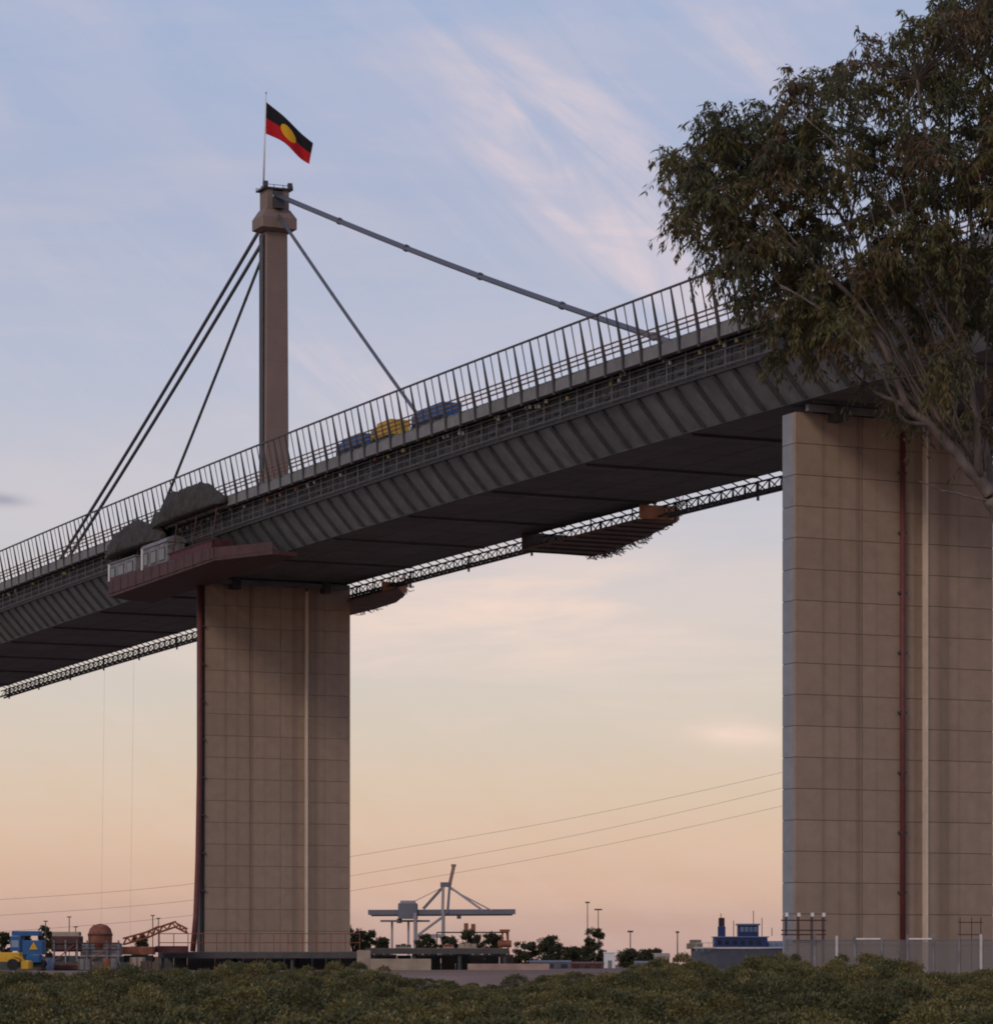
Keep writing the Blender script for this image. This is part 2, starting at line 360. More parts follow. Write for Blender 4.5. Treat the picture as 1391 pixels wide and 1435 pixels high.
# walkway truss hung along the far soffit edge
truss = MB()
for oo, dz in ((10.0, -1.35), (11.1, -1.35), (10.55, -.25)):
    for a_, b_ in zip(SS[:-1], SS[1:]): truss.tube((oo, a_, zs(a_) + dz), (oo, b_, zs(b_) + dz), .15 if dz < -1 else .1, 4)
truss = truss.build('walkway_truss', M_DARK, bridge)
lat = MB(); s = S0
while s < S1 - 2.4:
    for oo in (10.0, 11.1):
        lat.tube((oo, s, zs(s) - 1.35), (10.55, s + 1.2, zs(s + 1.2) - .25), .07, 4)
        lat.tube((10.55, s + 1.2, zs(s) - .25), (oo, s + 2.4, zs(s + 2.4) - 1.35), .07, 4)
    lat.tube((10.0, s, zs(s) - 1.35), (11.1, s, zs(s) - 1.35), .07, 4)
    lat.tube((9.3, s, zs(s) + .3), (10.55, s, zs(s) - .25), .07, 4)
    s += 2.4
tag(lat.build('truss_lattice', M_DARK, truss), kind='stuff')
for s in range(-30, 300, 17):
    mb = MB(); mb.box(10.45, 10.65, -.1, .1, -2.0, -.1); mb.build('truss_hanger', M_DARK, truss, loc=(0, s + 3, zs(s)))

# piers
def make_pier(s, fr, z_base, nl, side_mat):
    top = zs(s) - .75; T = 2.2
    hw = W / 2; ck = fr[-2]; oc = -hw + W * ck
    core = MB(); core.box(-hw + .07, oc - .02, .07, T - .07, z_base, top - .04); core.box(oc + .02, hw - .07, -.45, T - .07, z_base, top - .04)
    pier = core.build('pier', M_CORE, bridge, loc=(0, s - T / 2, 0))
    lh = (top - z_base) / nl; J = .028
    os_ = [-hw + W * q for q in fr]
    meshes = []
    for c in range(len(os_) - 1):
        y0 = -.0 if os_[c] < oc - .01 else -.52
        meshes.append(MB().cbox(os_[c] + (J if c else 0), os_[c + 1] - J, y0, y0 + .4, J, lh - J, .02).mesh('concrete_panel', M_CONC))
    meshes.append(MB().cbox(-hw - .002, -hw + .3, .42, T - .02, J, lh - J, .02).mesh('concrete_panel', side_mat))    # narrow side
    meshes.append(MB().cbox(hw - .3, hw + .002, -.1, T - .02, J, lh - J, .02).mesh('concrete_panel', M_CONC))
    meshes.append(MB().cbox(-hw + .31, hw - .31, T - .3, T, J, lh - J, .02).mesh('concrete_panel', M_CONC))
    for k in range(nl):
        for me in meshes: link('concrete_panel', me, pier, (0, 0, z_base + k * lh))
    # pale conduit beside the step, dark slot left of it
    MB().box(oc - .20, oc - .02, -.66, -.02, z_base + .3, top - .5).build('conduit', M_PALE, pier)
    mb = MB()
    for oo in (-6.8, -2.4, 2.4, 6.8): mb = MB(); mb.cbox(oo - .8, oo + .8, .4, T - .3, top - .02, zs(s) - .06, .06); mb.build('bearing', M_DARK, pier)
    mb = MB(); mb.cbox(-hw + .4, hw - .4, -1.4, -.9, top - .1, top + .45, .04); mb.build('crosshead_beam', M_STEELG, pier)
    for oo in (-5.9, 5.9): mb = MB(); mb.box(oo - .5, oo + .5, -1.7, .1, top - .7, top + .7); mb.build('jacking_bracket', M_DARK, pier)
    return pier, oc
p2, oc2 = make_pier(0, (0, .338, .655, 1.0), 2.0, 18, M_CONC_LIT)
p1, oc1 = make_pier(S_TOWER, (0, .308, .52, .70, 1.0), 1.8, 18, M_CONC)
# red pipe down the face of the nearer pier
mb = MB(); oo = -W / 2 + W * .535; mb.tube((oo, -.28, 2.2), (oo, -.28, zs(0) - 1.6), .24, 10); mb.build('drain_pipe', M_PIPE, p2, smooth=True)
for k in range(9): mb = MB(); mb.box(oo - .34, oo + .34, -.42, .0, -.1, .1); mb.build('pipe_clip', M_DARK, p2, loc=(0, 0, 4 + k * 5.0))
# red pipe by the left edge of the tower pier
oo = -W / 2 - .75
mb = MB(); mb.path([(oo - 1.0, -.5, 4.6), (oo - .55, -.4, 9), (oo - .25, -.3, 16), (oo, -.2, 28), (oo + .1, 0, zs(S_TOWER) - .6)], .34, 10); mb.build('drain_pipe', M_PIPE, p1, smooth=True)
mb = MB(); mb.box(-W / 2 - .5, -W / 2 - .02, .35, 1.6, 2, zs(S_TOWER) - 1.2); mb.build('cable_tray', M_DARK, p1)
for k in range(8): mb = MB(); mb.box(oo - .1, -W / 2, -.3, .1, -.1, .1); mb.build('pipe_clip', M_DARK, p1, loc=(0, 0, 12 + k * 4.6))

# tower
ZD = zs(S_TOWER) + 6.93
ZC0, ZC1, ZT = 90.6 + CAM_Z, 93.0 + CAM_Z, 95.4 + CAM_Z
shaft = MB(); b = .18
def tring(hx, hy, z): return [(-hx + b, -hy, z), (hx - b, -hy, z), (hx, -hy + b, z), (hx, hy - b, z), (hx - b, hy, z), (-hx + b, hy, z), (-hx, hy - b, z), (-hx, -hy + b, z)]
shaft.rings([tring(1.62, .95, ZD), tring(1.45, .85, ZC0 - .2)])
tower = shaft.build('tower', M_TOWER, bridge, loc=(0, S_TOWER, 0))
for k in range(1, 9):
    z = ZD + (ZC0 - ZD) * k / 9; q = 1.62 - .17 * k / 9; mb = MB(); mb.rings([tring(q + .012, .95 - .1 * k / 9 + .012, z - .04), tring(q + .012, .95 - .1 * k / 9 + .012, z + .04)]); mb.build('weld_band', M_TOWER, tower)
mb = MB(); mb.rings([tring(1.7, 1.1, ZC0 - .35), tring(2.35, 1.75, ZC0), tring(2.35, 1.75, ZC0 + 1.3), tring(1.7, 1.2, ZC1)]); mb.build('collar', M_TOWER, tower)
for sg in (-1, 1): mb = MB(); mb.cbox(sg * 1.05 - .42, sg * 1.05 + .42, -1.25, 1.25, ZC1 + .003, ZT, .06); mb.build('cheek_plate', M_TOWER, tower)
mb = MB(); mb.rings([[(-.6, y, ZC1 + .01), (.6, y, ZC1 + .01), (.6, y, ZT - .5 - abs(y) * .5), (-.6, y, ZT - .5 - abs(y) * .5)] for y in (-1.9, -1.2, -.5, .5, 1.2, 1.9)]); mb.build('cable_saddle', M_DARK, tower)
mb = MB(); mb.box(-1.9, 1.9, -1.5, 1.5, ZT + .004, ZT + .2)
mb.build('head_platform', M_RAIL, tower)
for x in (-1.85, -.6, .6, 1.85):
    for y in (-1.45, 1.45): mb = MB(); mb.tube((x, y, ZT + .2), (x, y, ZT + .55), .05, 5); mb.build('guard_post', M_RAIL, tower)
for y in (-1.45, 1.45): mb = MB(); mb.tube((-1.85, y, ZT + .5), (1.85, y, ZT + .5), .04, 5); mb.build('guard_rail', M_RAIL, tower)
mb = MB(); mb.box(-1.78, -1.66, -.62, .62, ZD + 2.5, ZC0 - .6); mb.build('side_shade_plate', M_DARK, tower)  # added dark plate, gives the tower's left face its shaded tone
mb = MB(); mb.box(-.62, .62, -1.3, -1.262, ZC1 + .2, ZT - .2); mb.build('saddle_housing', M_DARK, tower)
for x, y in ((-1.7, -1.4), (1.5, -1.4), (1.7, 1.2)): mb = MB(); mb.box(x - .25, x + .25, y - .25, y + .25, ZT + .2, ZT + .85); mb.build('warning_lamp', M_DARK, tower)

# stays: (height at tower, s of visible end, height of visible end, radius)
def stay(zt, st, s1, z1, r, pair=0):
    p = Vector((0, st, zt + CAM_Z)); q = Vector((0, s1, z1 + CAM_Z))
    t = (p.z - (zs(s1) + 6.7)) / (p.z - q.z); e = p + (q - p) * t
    pts = [p + (e - p) * (i / 12) - Vector((0, 0, .9 * math.sin(math.pi * i / 12))) * (abs(s1 - st) / 120) for i in range(13)]
    mb = MB()
    for d in ((-pair, pair) if pair else (0,)): mb.path([v + Vector((d, 0, d * .25)) for v in pts], r, 8)
    c = mb.build('stay_cable', M_CABLE, bridge, smooth=True)
    mb = MB(); u = (e - p).normalized()
    mb.tube(e - u * 5, e + u * .5, r + pair + .14, 10); mb.build('anchor_sleeve', M_CABLE, c)
    for k in range(1, 6):
        v = pts[2 * k]; mb = MB(); mb.tube(v - u * .2, v + u * .2, r + pair + .012, 8); mb.build('cable_clamp', M_CABLE, c)
stay(94.6, 142.6, 42.5, 60.3, .22, .19)
stay(92.3, 142.8, 98.7, 60.84, .20)
stay(93.2, 145.4, 231.1, 61.0, .24)
stay(91.0, 145.6, 224.8, 61.6, .24)
stay(90.2, 145.4, 185.2, 62.7, .20)

# flagpole and flag
fp = empty('flagpole', bw(-1.45, S_TOWER, ZT + .2))
tag(fp, 'white flagpole on top of the bridge tower flying a black, red and yellow flag', 'flagpole')
pole = MB().tube((0, 0, 0), (.32, 0, 11.7), .13, 8, r2=.07).build('pole', M_WHITE, fp, smooth=True)
MB().lathe([(.02, 11.68), (.13, 11.74), (.16, 11.86), (.1, 11.98), (.02, 12.02)], .32, 0, 10).build('finial', M_WHITE, fp, smooth=True)
mb = MB(); mb.box(-.3, .3, -.3, .3, 0, .25); mb.build('base_plate', M_RAIL, fp)
fm = bpy.data.materials.new('flag_cloth'); fm.use_nodes = True
N, L = fm.node_tree.nodes, fm.node_tree.links
uv = N.new('ShaderNodeUVMap'); sp = N.new('ShaderNodeSeparateXYZ'); L.new(uv.outputs[0], sp.inputs[0])
def fmath(op, a, b_):
    n = N.new('ShaderNodeMath'); n.operation = op
    for i, v in enumerate((a, b_)):
        if isinstance(v, (int, float)): n.inputs[i].default_value = v
        else: L.new(v, n.inputs[i])
    return n.outputs[0]
half = fmath('GREATER_THAN', sp.outputs[1], .5)
du, dv = fmath('SUBTRACT', sp.outputs[0], .5), fmath('MULTIPLY', fmath('SUBTRACT', sp.outputs[1], .5), .6667)
disc = fmath('LESS_THAN', fmath('ADD', fmath('MULTIPLY', du, du), fmath('MULTIPLY', dv, dv)), .1667 ** 2)
m1 = N.new('ShaderNodeMix'); m1.data_type = 'RGBA'; L.new(half, m1.inputs[0]); m1.inputs[6].default_value = (.62, .012, .022, 1); m1.inputs[7].default_value = (.012, .012, .016, 1)
m2 = N.new('ShaderNodeMix'); m2.data_type = 'RGBA'; L.new(disc, m2.inputs[0]); L.new(m1.outputs[2], m2.inputs[6]); m2.inputs[7].default_value = (.85, .50, .02, 1)
fb = N['Principled BSDF']; L.new(m2.outputs[2], fb.inputs['Base Color']); fb.inputs['Roughness'].default_value = .8
ftr = N.new('ShaderNodeBsdfTranslucent'); L.new(m2.outputs[2], ftr.inputs[0]); fmx = N.new('ShaderNodeMixShader'); fmx.inputs[0].default_value = .35
L.new(fb.outputs[0], fmx.inputs[1]); L.new(ftr.outputs[0], fmx.inputs[2]); L.new(fmx.outputs[0], N['Material Output'].inputs[0])
nu, nv = 40, 20; vs = []; uvs = []
for j in range(nv + 1):
    for i in range(nu + 1):
        u, v = i / nu, j / nv
        # fly end sinks and swings; cloth ripples along its length
        k = .088
        tx = 62 * u + 4 * u * u - 6 * (1 - v) * u ** 2; ty = -52 * u ** 1.05 - 6 * u * u
        hgt = 45 - 15 * math.sin(math.pi * .5 * u) * 1.0
        ty += -(1 - v) * hgt + 4 * math.sin(u * 7.0) * (1 - v) * u
        vs.append((tx * k + .30, .55 * math.sin(u * 9 + v * 1.3) * u ** .6 + .5 * u, ty * k + 10.75)); uvs.append((u, v))
fs = [(j * (nu + 1) + i, j * (nu + 1) + i + 1, (j + 1) * (nu + 1) + i + 1, (j + 1) * (nu + 1) + i) for j in range(nv) for i in range(nu)]
mb = MB(); mb.add(vs, fs); me = mb.mesh('flag', fm, True)
ul = me.uv_layers.new(name='UVMap')
for lp in me.loops: ul.data[lp.index].uv = uvs[lp.vertex_index]
fo = link('flag', me, fp); fo['label'] = 'black over red flag with a yellow disc'
sm = fo.modifiers.new('thick', 'SOLIDIFY'); sm.thickness = .012

# ------------------------------------------------------------------ suspended work platforms and site things on the bridge
def frame_thing(name, s, label, cat, group=None):
    e = empty(name, bw(0, s, zs(s)), TH); return tag(e, label, cat, group)
def fringe(mb, pts, n, r, lo, hi, out):
    for _ in range(n):
        i = random.randrange(len(pts) - 1); t = random.random(); p = Vector(pts[i]).lerp(Vector(pts[i + 1]), t)
        q = p + Vector((random.uniform(-.5, .9) * out, random.uniform(-1.0, 1.0), -random.uniform(lo, hi)))
        mb.tube(p, q, r, 4)
        if random.random() < .5: mb.tube(q, q + Vector((random.uniform(-.7, .7), random.uniform(-.9, .9), random.uniform(-.1, .5))), r * .8, 4)
# 1: large platform under the far edge, between the piers
random.seed(21)
t = frame_thing('work_platform', 75, 'broad brown work platform slung under the far deck edge between the two piers', 'platform', 'suspended work platforms')
outl = [(7.6, 13.5), (16.6, 14.5), (17.0, 11), (15.6, 3), (14.6, -3), (13.2, -9), (12.0, -14.5), (7.8, -14)]
mb = MB(); mb.rings([[(x, y, -1.95) for x, y in outl], [(x, y, -1.75) for x, y in outl]]); mb.build('platform_deck', mat('brown_ply', (.15, .105, .085), .9, .3, .6), t)
for k in range(9): y = -13 + k * 3.2; mb = MB(); mb.box(7.7, 12.2 + (y + 14) * .16, y, y + .22, -2.12, -1.952); mb.build('joist', M_DARK, t)
mb = MB(); mb.add([(7.9, -14.2, -1.75), (12.1, -14.7, -1.75), (12.1, -14.7, -.35), (7.9, -14.2, -.35), (7.9, -14.1, -1.75), (12.1, -14.6, -1.75), (12.1, -14.6, -.35), (7.9, -14.1, -.35)], [(0, 1, 2, 3), (4, 7, 6, 5), (0, 4, 5, 1), (3, 2, 6, 7), (0, 3, 7, 4), (1, 5, 6, 2)]); mb.build('end_board', M_TIMB, t)
mb = MB(); mb.add([(12.15, -14.6, -1.75), (14.7, -3.2, -1.75), (14.7, -3.2, -.9), (12.15, -14.6, -.6), (12.25, -14.6, -1.75), (14.8, -3.2, -1.75), (14.8, -3.2, -.9), (12.25, -14.6, -.6)], [(0, 3, 2, 1), (4, 5, 6, 7), (0, 1, 5, 4), (3, 7, 6, 2), (0, 4, 7, 3), (1, 2, 6, 5)]); mb.build('side_board', M_RUST, t)
sk = [(7.7, 13.4), (16.5, 14.4), (16.9, 11), (15.5, 3), (14.5, -3)]
for (xa, ya), (xb, yb) in zip(sk[:-1], sk[1:]):
    mb = MB(); vv = [(xa, ya), (xb, yb), (xb - .1, yb - .05), (xa - .1, ya - .05)]; mb.rings([[(x, y, -1.748) for x, y in vv], [(x, y, .15) for x, y in vv]]); mb.build('shroud_sheet', MATS['brown_ply'], t)
for x, y in ((8.2, 12), (8.2, -12), (9.4, 0), (9.5, -13)): mb = MB(); mb.tube((x, y, -1.75), (x, y, .2), .07, 6); mb.build('hanger_rod', M_DARK, t)
mb = MB(); fringe(mb, [(16.6, 14.4, -1.7), (17.0, 11, -1.7), (15.6, 3, -1.7), (14.6, -3, -1.5), (12.2, -14.5, -.9)], 150, .045, .05, .75, 1.0); tag(mb.build('loose_scaffold_tubes', M_DARK, t), kind='stuff')
mb = MB(); fringe(mb, [(15.6, 3, -.9), (14.6, -3, -.8), (12.4, -14.5, -.2), (12.2, -15.4, -.4)], 60, .04, -1.0, .5, 1.2); tag(mb.build('guard_tubes', M_RUST, t), kind='stuff')
# 2: by the tower pier, far side
t = frame_thing('work_platform', 141, 'small rusty work platform slung beside the far corner of the tower pier', 'platform', 'suspended work platforms')
outl = [(9.0, 16), (15.0, 17), (15.2, 8), (14.6, -1), (12.4, -9), (9.0, -15)]
mb = MB(); mb.rings([[(x, y, -2.35) for x, y in outl], [(x, y, -2.1) for x, y in outl]]); mb.build('platform_deck', MATS['brown_ply'], t)
mb = MB(); mb.box(9.2, 12.4, -9.6, -9.4, -2.1, -.9); mb.build('end_board', M_TIMB, t)
mb = MB(); mb.box(12.45, 14.7, -1.4, -1.2, -2.1, -1.0); mb.build('end_board', M_TIMB, t)
mb = MB(); mb.box(14.75, 14.9, -1.0, 16, -2.1, -.3); mb.build('side_board', M_RUST, t)
mb = MB(); mb.box(9.2, 14.7, 15.8, 16, -2.1, .1); mb.build('shroud_sheet', MATS['brown_ply'], t)
for x, y in ((9.4, 12), (9.4, -6), (9.2, -13)): mb = MB(); mb.tube((x, y, -2.1), (x, y, .2), .07, 6); mb.build('hanger_rod', M_DARK, t)
mb = MB(); fringe(mb, [(15.1, 16, -2.0), (15.2, 8, -1.9), (14.6, -1, -1.6), (12.6, -9, -1.2), (10.5, -13, -.8)], 110, .05, -.5, .7, 1.0); tag(mb.build('loose_scaffold_tubes', M_RUST, t), kind='stuff')
# 3: near side, red oxide gantry carrying cabins
t = frame_thing('work_platform', 137, 'dark red steel gantry platform hung on the web beside the tower pier top', 'platform', 'suspended work platforms')
mb = MB(); mb.rings([[(-15.8, 24, -1.0), (-9.4, 26, -1.25), (-9.4, -25, -1.0), (-12.4, -25, -.9), (-15.8, -15, -.7)], [(-15.8, 24, -.55), (-9.4, 26, -.8), (-9.4, -25, -.55), (-12.4, -25, -.45), (-15.8, -15, -.3)]]); mb.build('platform_deck', M_REDST, t)
mb = MB(); mb.add([(-15.9, 24, -.6), (-15.9, -15, -.4), (-15.9, -15, .8), (-15.9, 24, 1.4), (-15.75, 24, -.6), (-15.75, -15, -.4), (-15.75, -15, .8), (-15.75, 24, 1.4)], [(0, 3, 2, 1), (4, 5, 6, 7), (0, 1, 5, 4), (3, 7, 6, 2), (0, 4, 7, 3), (1, 2, 6, 5)]); mb.build('side_board', M_REDST, t)
mb = MB(); mb.add([(-15.8, -15.1, -.4), (-12.4, -25.1, -.5), (-12.4, -25.1, .5), (-15.8, -15.1, .8), (-15.7, -15, -.4), (-12.3, -25, -.5), (-12.3, -25, .5), (-15.7, -15, .8)], [(0, 3, 2, 1), (4, 5, 6, 7), (0, 1, 5, 4), (3, 7, 6, 2), (0, 4, 7, 3), (1, 2, 6, 5)]); mb.build('end_board', M_REDST, t)
for y in (-13, -6, 1, 8, 15, 22): mb = MB(); mb.tube((-15.6, y, -.6), (-14.6, y, 6.5), .09, 6); mb.build('hanger_rod', M_REDST, t)
for y in range(-14, 24, 3): mb = MB(); mb.box(-15.97, -15.9, y, y + .18, -.6, 1.0); mb.build('stiffener', M_REDST, t)
for dz in (2.0, 2.9): mb = MB(); mb.tube((-15.6, -15, dz), (-15.6, 2, dz), .06, 5); mb.build('guard_rail', M_REDST, t)
mb = MB(); mb.box(-15.4, -12.8, -13, 2.0, .1, 2.1); mb.build('equipment_shroud', mat('maroon_sheet', (.09, .028, .035), .8, .4, .8, .3), t)
# cabins on it
def cabin(s, L_, h, z0, label, arch):
    c = empty('site_cabin', bw(-14.6, s, zs(s) + z0), TH); tag(c, label, 'cabin', 'grey site cabins on the gantry')
    mb = MB(); mb.cbox(-1.2, 1.2, -L_ / 2, L_ / 2, 0, h, .12); w = mb.build('cabin_wall', M_CABIN, c)
    if arch:
        rs = []
        for y in (-L_ / 2 - .1, L_ / 2 + .1): rs.append([(1.3 * math.cos(math.pi * k / 8), y, h + .003 + .8 * math.sin(math.pi * k / 8)) for k in range(9)])
        mb = MB(); mb.rings(rs); mb.build('roof', M_CABIN, c)
    else: mb = MB(); mb.box(-1.3, 1.3, -L_ / 2 - .1, L_ / 2 + .1, h + .003, h + .15); mb.build('roof', M_CABIN, c)
    n = 3
    for k in range(n):
        y = -L_ / 2 + (k + .5) * L_ / n
        mb = MB(); mb.box(-1.27, -1.19, y - 1.1, y + 1.1, h * .15, h * .78); f = mb.build('window_frame', M_DARK, c)
        mb = MB(); mb.box(-1.285, -1.272, y - .95, y + .95, h * .2, h * .72); mb.build('pane', M_GLASS, f)
    mb = MB(); mb.box(-1.4, -1.25, L_ / 2 - .9, L_ / 2 - .5, 0, h); mb.build('corner_post', M_WHITE, c)
cabin(143.5, 9.5, 2.5, .95, 'pale grey arched-roof site cabin on the red gantry, by the tower pier', True)
cabin(156, 10.5, 2.1, .95, 'flat-roofed grey site cabin on the red gantry, farther along the deck from the tower pier', False)
def mound(s, L_, wd, h, z0, seed, label):
    random.seed(seed); nI, nJ = 70, 26; rs = []
    for i in range(nI + 1):
        u = i / nI; r_ = math.sin(math.pi * min(max(u, .02), .98)) ** .42
        ring = []
        for j in range(nJ):
            a_ = math.pi * j / (nJ - 1)
            f1 = noise.noise(Vector((u * 5, a_ * .8, seed))); f2 = noise.noise(Vector((u * 17, a_ * 2.6, seed + 9))); f3 = abs(noise.noise(Vector((u * 30, a_ * 3.5, seed + 5))))
            k = (.86 + .34 * f1 + .16 * f2 - .12 * f3) * r_
            ring.append((wd * math.cos(a_) * k, (u - .5) * L_ + .5 * f2, max(0, h * math.sin(a_) * k)))
        rs.append(ring)
    o = MB().rings(rs).build('tarpaulin', M_TARP, None, True, bw(-14.5, s, zs(s) + z0), (0, 0, TH)); tag(o, label, 'tarpaulin', 'dark tarpaulins over the cabins')
mound(135, 26, 1.6, 3.7, 6.0, 1, 'dark tarpaulin heaped against the railing, the higher of two, nearer the tower')
mound(154.5, 22, 1.6, 3.9, 4.3, 4, 'dark tarpaulin heaped on the grey cabin roofs, the lower of two')
# vehicles on the deck
def truck(s, L_, h, body, label, name='truck', cat='truck', o=-11.9):
    e = empty(name, bw(o, s, zs(s) + 6.935), TH); tag(e, label, cat, 'vehicles on the bridge deck')
    cl = 1.7
    mb = MB(); mb.box(-1.0, 1.0, -L_ / 2, L_ / 2, .5, .75); mb.build('chassis', M_DARK, e)
    mb = MB(); mb.cbox(-1.1, 1.1, -L_ / 2, L_ / 2 - cl - .1, .76, h, .08); mb.build('cargo_box', body, e)
    mb = MB(); mb.cbox(-1.05, 1.05, L_ / 2 - cl, L_ / 2, .752, h * .86, .15); cb = mb.build('cab', body, e)
    mb = MB(); mb.box(-1.07, 1.07, L_ / 2 - cl + .4, L_ / 2 - .35, h * .52, h * .76); mb.build('window', M_GLASS, cb)
    for y in (-L_ / 2 + 1.0, L_ / 2 - .9):
        for x in (-.95, .95): mb = MB(); mb.tube((x - .14, y, .45), (x + .14, y, .45), .45, 14); mb.build('wheel', M_RUBBER, e)
truck(88, 7.0, 2.0, M_BLUE, 'blue box truck on the bridge deck behind the railing, nearest the inner stay')
truck(79, 5.5, 2.3, M_YEL, 'yellow truck on the bridge deck between two blue trucks')
truck(67, 8.0, 2.1, M_BLUE, 'long blue truck on the bridge deck ahead of the yellow truck')
# ropes hanging from the deck beyond the tower pier
for x, d, y0 in ((147, 452, 905), (188, 440, 890)):
    p = px(x, y0, d); q = Vector((p.x - .6, p.y, 2.3)); o = MB().tube((0, 0, 0), q - p, .009, 4).build('hanging_rope', M_RAIL, None, loc=p); tag(o, 'thin rope hanging straight down from the deck beyond the tower pier', 'rope', 'ropes hanging from the deck')

# ------------------------------------------------------------------ foliage helpers
def leaf_mesh(name, leaves, matl):
    """leaves: (point, direction, side, length, width, colour); folded lance shape, two triangles each side"""
    v, f, c = [], [], []
    for p, d, sd_, ln, wd, cl in leaves:
        k = len(v); m_ = p + d * (ln * .45)
        v += [p, m_ + sd_ * wd, p + d * ln, m_ - sd_ * wd]
        f.append((k, k + 1, k + 2, k + 3)); c.append(cl)
    me = bpy.data.meshes.new(name); me.from_pydata([tuple(q) for q in v], [], f); me.materials.append(matl)
    at = me.color_attributes.new('leaf', 'FLOAT_COLOR', 'POINT')
    flat = []
    for cl in c: flat += [cl[0], cl[1], cl[2], 1.0] * 4
    at.data.foreach_set('color', flat); me.update(); return me
def rdir():
    z = random.uniform(-1, 1); a_ = random.uniform(0, 2 * math.pi); r_ = math.sqrt(1 - z * z); return Vector((r_ * math.cos(a_), r_ * math.sin(a_), z))
def vary(c, k):
    q = random.uniform(1 - k, 1 + k); return (c[0] * q * random.uniform(.88, 1.12), c[1] * q, c[2] * q * random.uniform(.88, 1.12))

# ------------------------------------------------------------------ mangroves
def mangrove_proto(seed, n):
    random.seed(seed); lv = []; br = MB()
    lumps = []
    tries = 0
    while len(lumps) < 17 and tries < 900:      # separate rounded heads with gaps between them
        tries += 1
        a_ = random.uniform(0, 2 * math.pi); r_ = 2.1 * math.sqrt(random.random()); rad = random.uniform(.32, .62)
        c_ = Vector((r_ * math.cos(a_), r_ * math.sin(a_), 2.6 * (1.0 - .26 * (r_ / 2.2) ** 2 + random.uniform(-.20, .0)) - rad * .8))
        if all((c_ - o_).length > (rad + q_) * .80 for o_, q_ in lumps): lumps.append((c_, rad))
    for _ in range(10):
        a_ = random.uniform(0, 2 * math.pi); lumps.append((Vector((2.0 * math.cos(a_), 2.0 * math.sin(a_), random.uniform(.8, 1.4))), random.uniform(.35, .55)))
    for c_, r_ in lumps:
        br.path([(c_.x * .12, c_.y * .12, 0), (c_.x * .5, c_.y * .5, c_.z * .6), tuple(c_)], [.06, .035, .012], 4)
        base = random.choice(((.15, .13, .046), (.12, .112, .042), (.18, .15, .055), (.10, .098, .040)))
        for _ in range(int(n * (r_ / .45) ** 2)):
            d = rdir(); d.z = abs(d.z) * 1.0 if random.random() < .8 else d.z
            p = c_ + Vector((d.x, d.y, d.z * .8)) * (r_ * random.uniform(.6, 1.0) * (1 + .16 * math.sin(d.x * 9 + c_.x * 5) * math.sin(d.y * 9 + c_.y * 4)))
            e = (d * .6 + rdir() * .7 + Vector((0, 0, .35))).normalized(); sd_ = e.cross(rdir()).normalized()
            lv.append((p, e, sd_, random.uniform(.06, .11), random.uniform(.018, .028), vary(base, .3)))
    return leaf_mesh('foliage', lv, M_MANG), br.mesh('stems', M_BARKD)
protos = [mangrove_proto(100 + k, 620) for k in range(4)]
def top_line(x):
    pts = [(-400, 1344), (0, 1356), (130, 1354), (230, 1342), (330, 1338), (430, 1344), (520, 1352), (570, 1366), (630, 1376), (690, 1374), (760, 1360), (840, 1350), (930, 1340), (1040, 1330), (1180, 1330), (1290, 1336), (1391, 1348), (1800, 1344)]
    for (a_, b_), (c_, d_) in zip(pts[:-1], pts[1:]):
        if a_ <= x <= c_: return b_ + (d_ - b_) * (x - a_) / (c_ - a_)
    return 1355
random.seed(61)
def make_mangroves():
    rows = [(43, 3.0), (48, 3.0), (54, 3.2), (61, 3.2), (70, 3.4), (81, 3.6), (94, 3.8), (110, 4.2), (128, 4.6), (150, 5.0), (172, 5.4)]
    for ri, (d, sp_) in enumerate(rows):
        half_w = 760 * d / F + 2; x = -half_w + random.uniform(0, 2)
        while x < half_w:
            dd = d + random.uniform(-1.8, 1.8); xp = CX + F * x / dd
            yb = 1437 - 8  # near rows
            yt = top_line(xp); t = ri / (len(rows) - 1)
            y = 1421 + (yt - 2 - 1421) * min(1, t * 1.35) ** .8 + random.uniform(-5, 9)
            zt = CAM_Z + (HY - y) * dd / F
            gz = .25 if dd < 90 else (.4 if dd < 140 else .6)
            k = max(.5, (zt - gz) / 2.62) * random.uniform(.97, 1.02)
            o = empty('mangrove_shrub', (x, dd, gz), random.uniform(0, 6.28)); o.scale = (random.uniform(.9, 1.1), random.uniform(.9, 1.1), k)
            tag(o, 'olive green mangrove shrub in the dense thicket below the bridge', 'shrub', 'mangrove thicket in front of the bridge')
            fm_, sm_ = protos[random.randrange(4)]
            link('foliage', fm_, o); link('stems', sm_, o)
            x += sp_ * random.uniform(.75, 1.1)
make_mangroves()

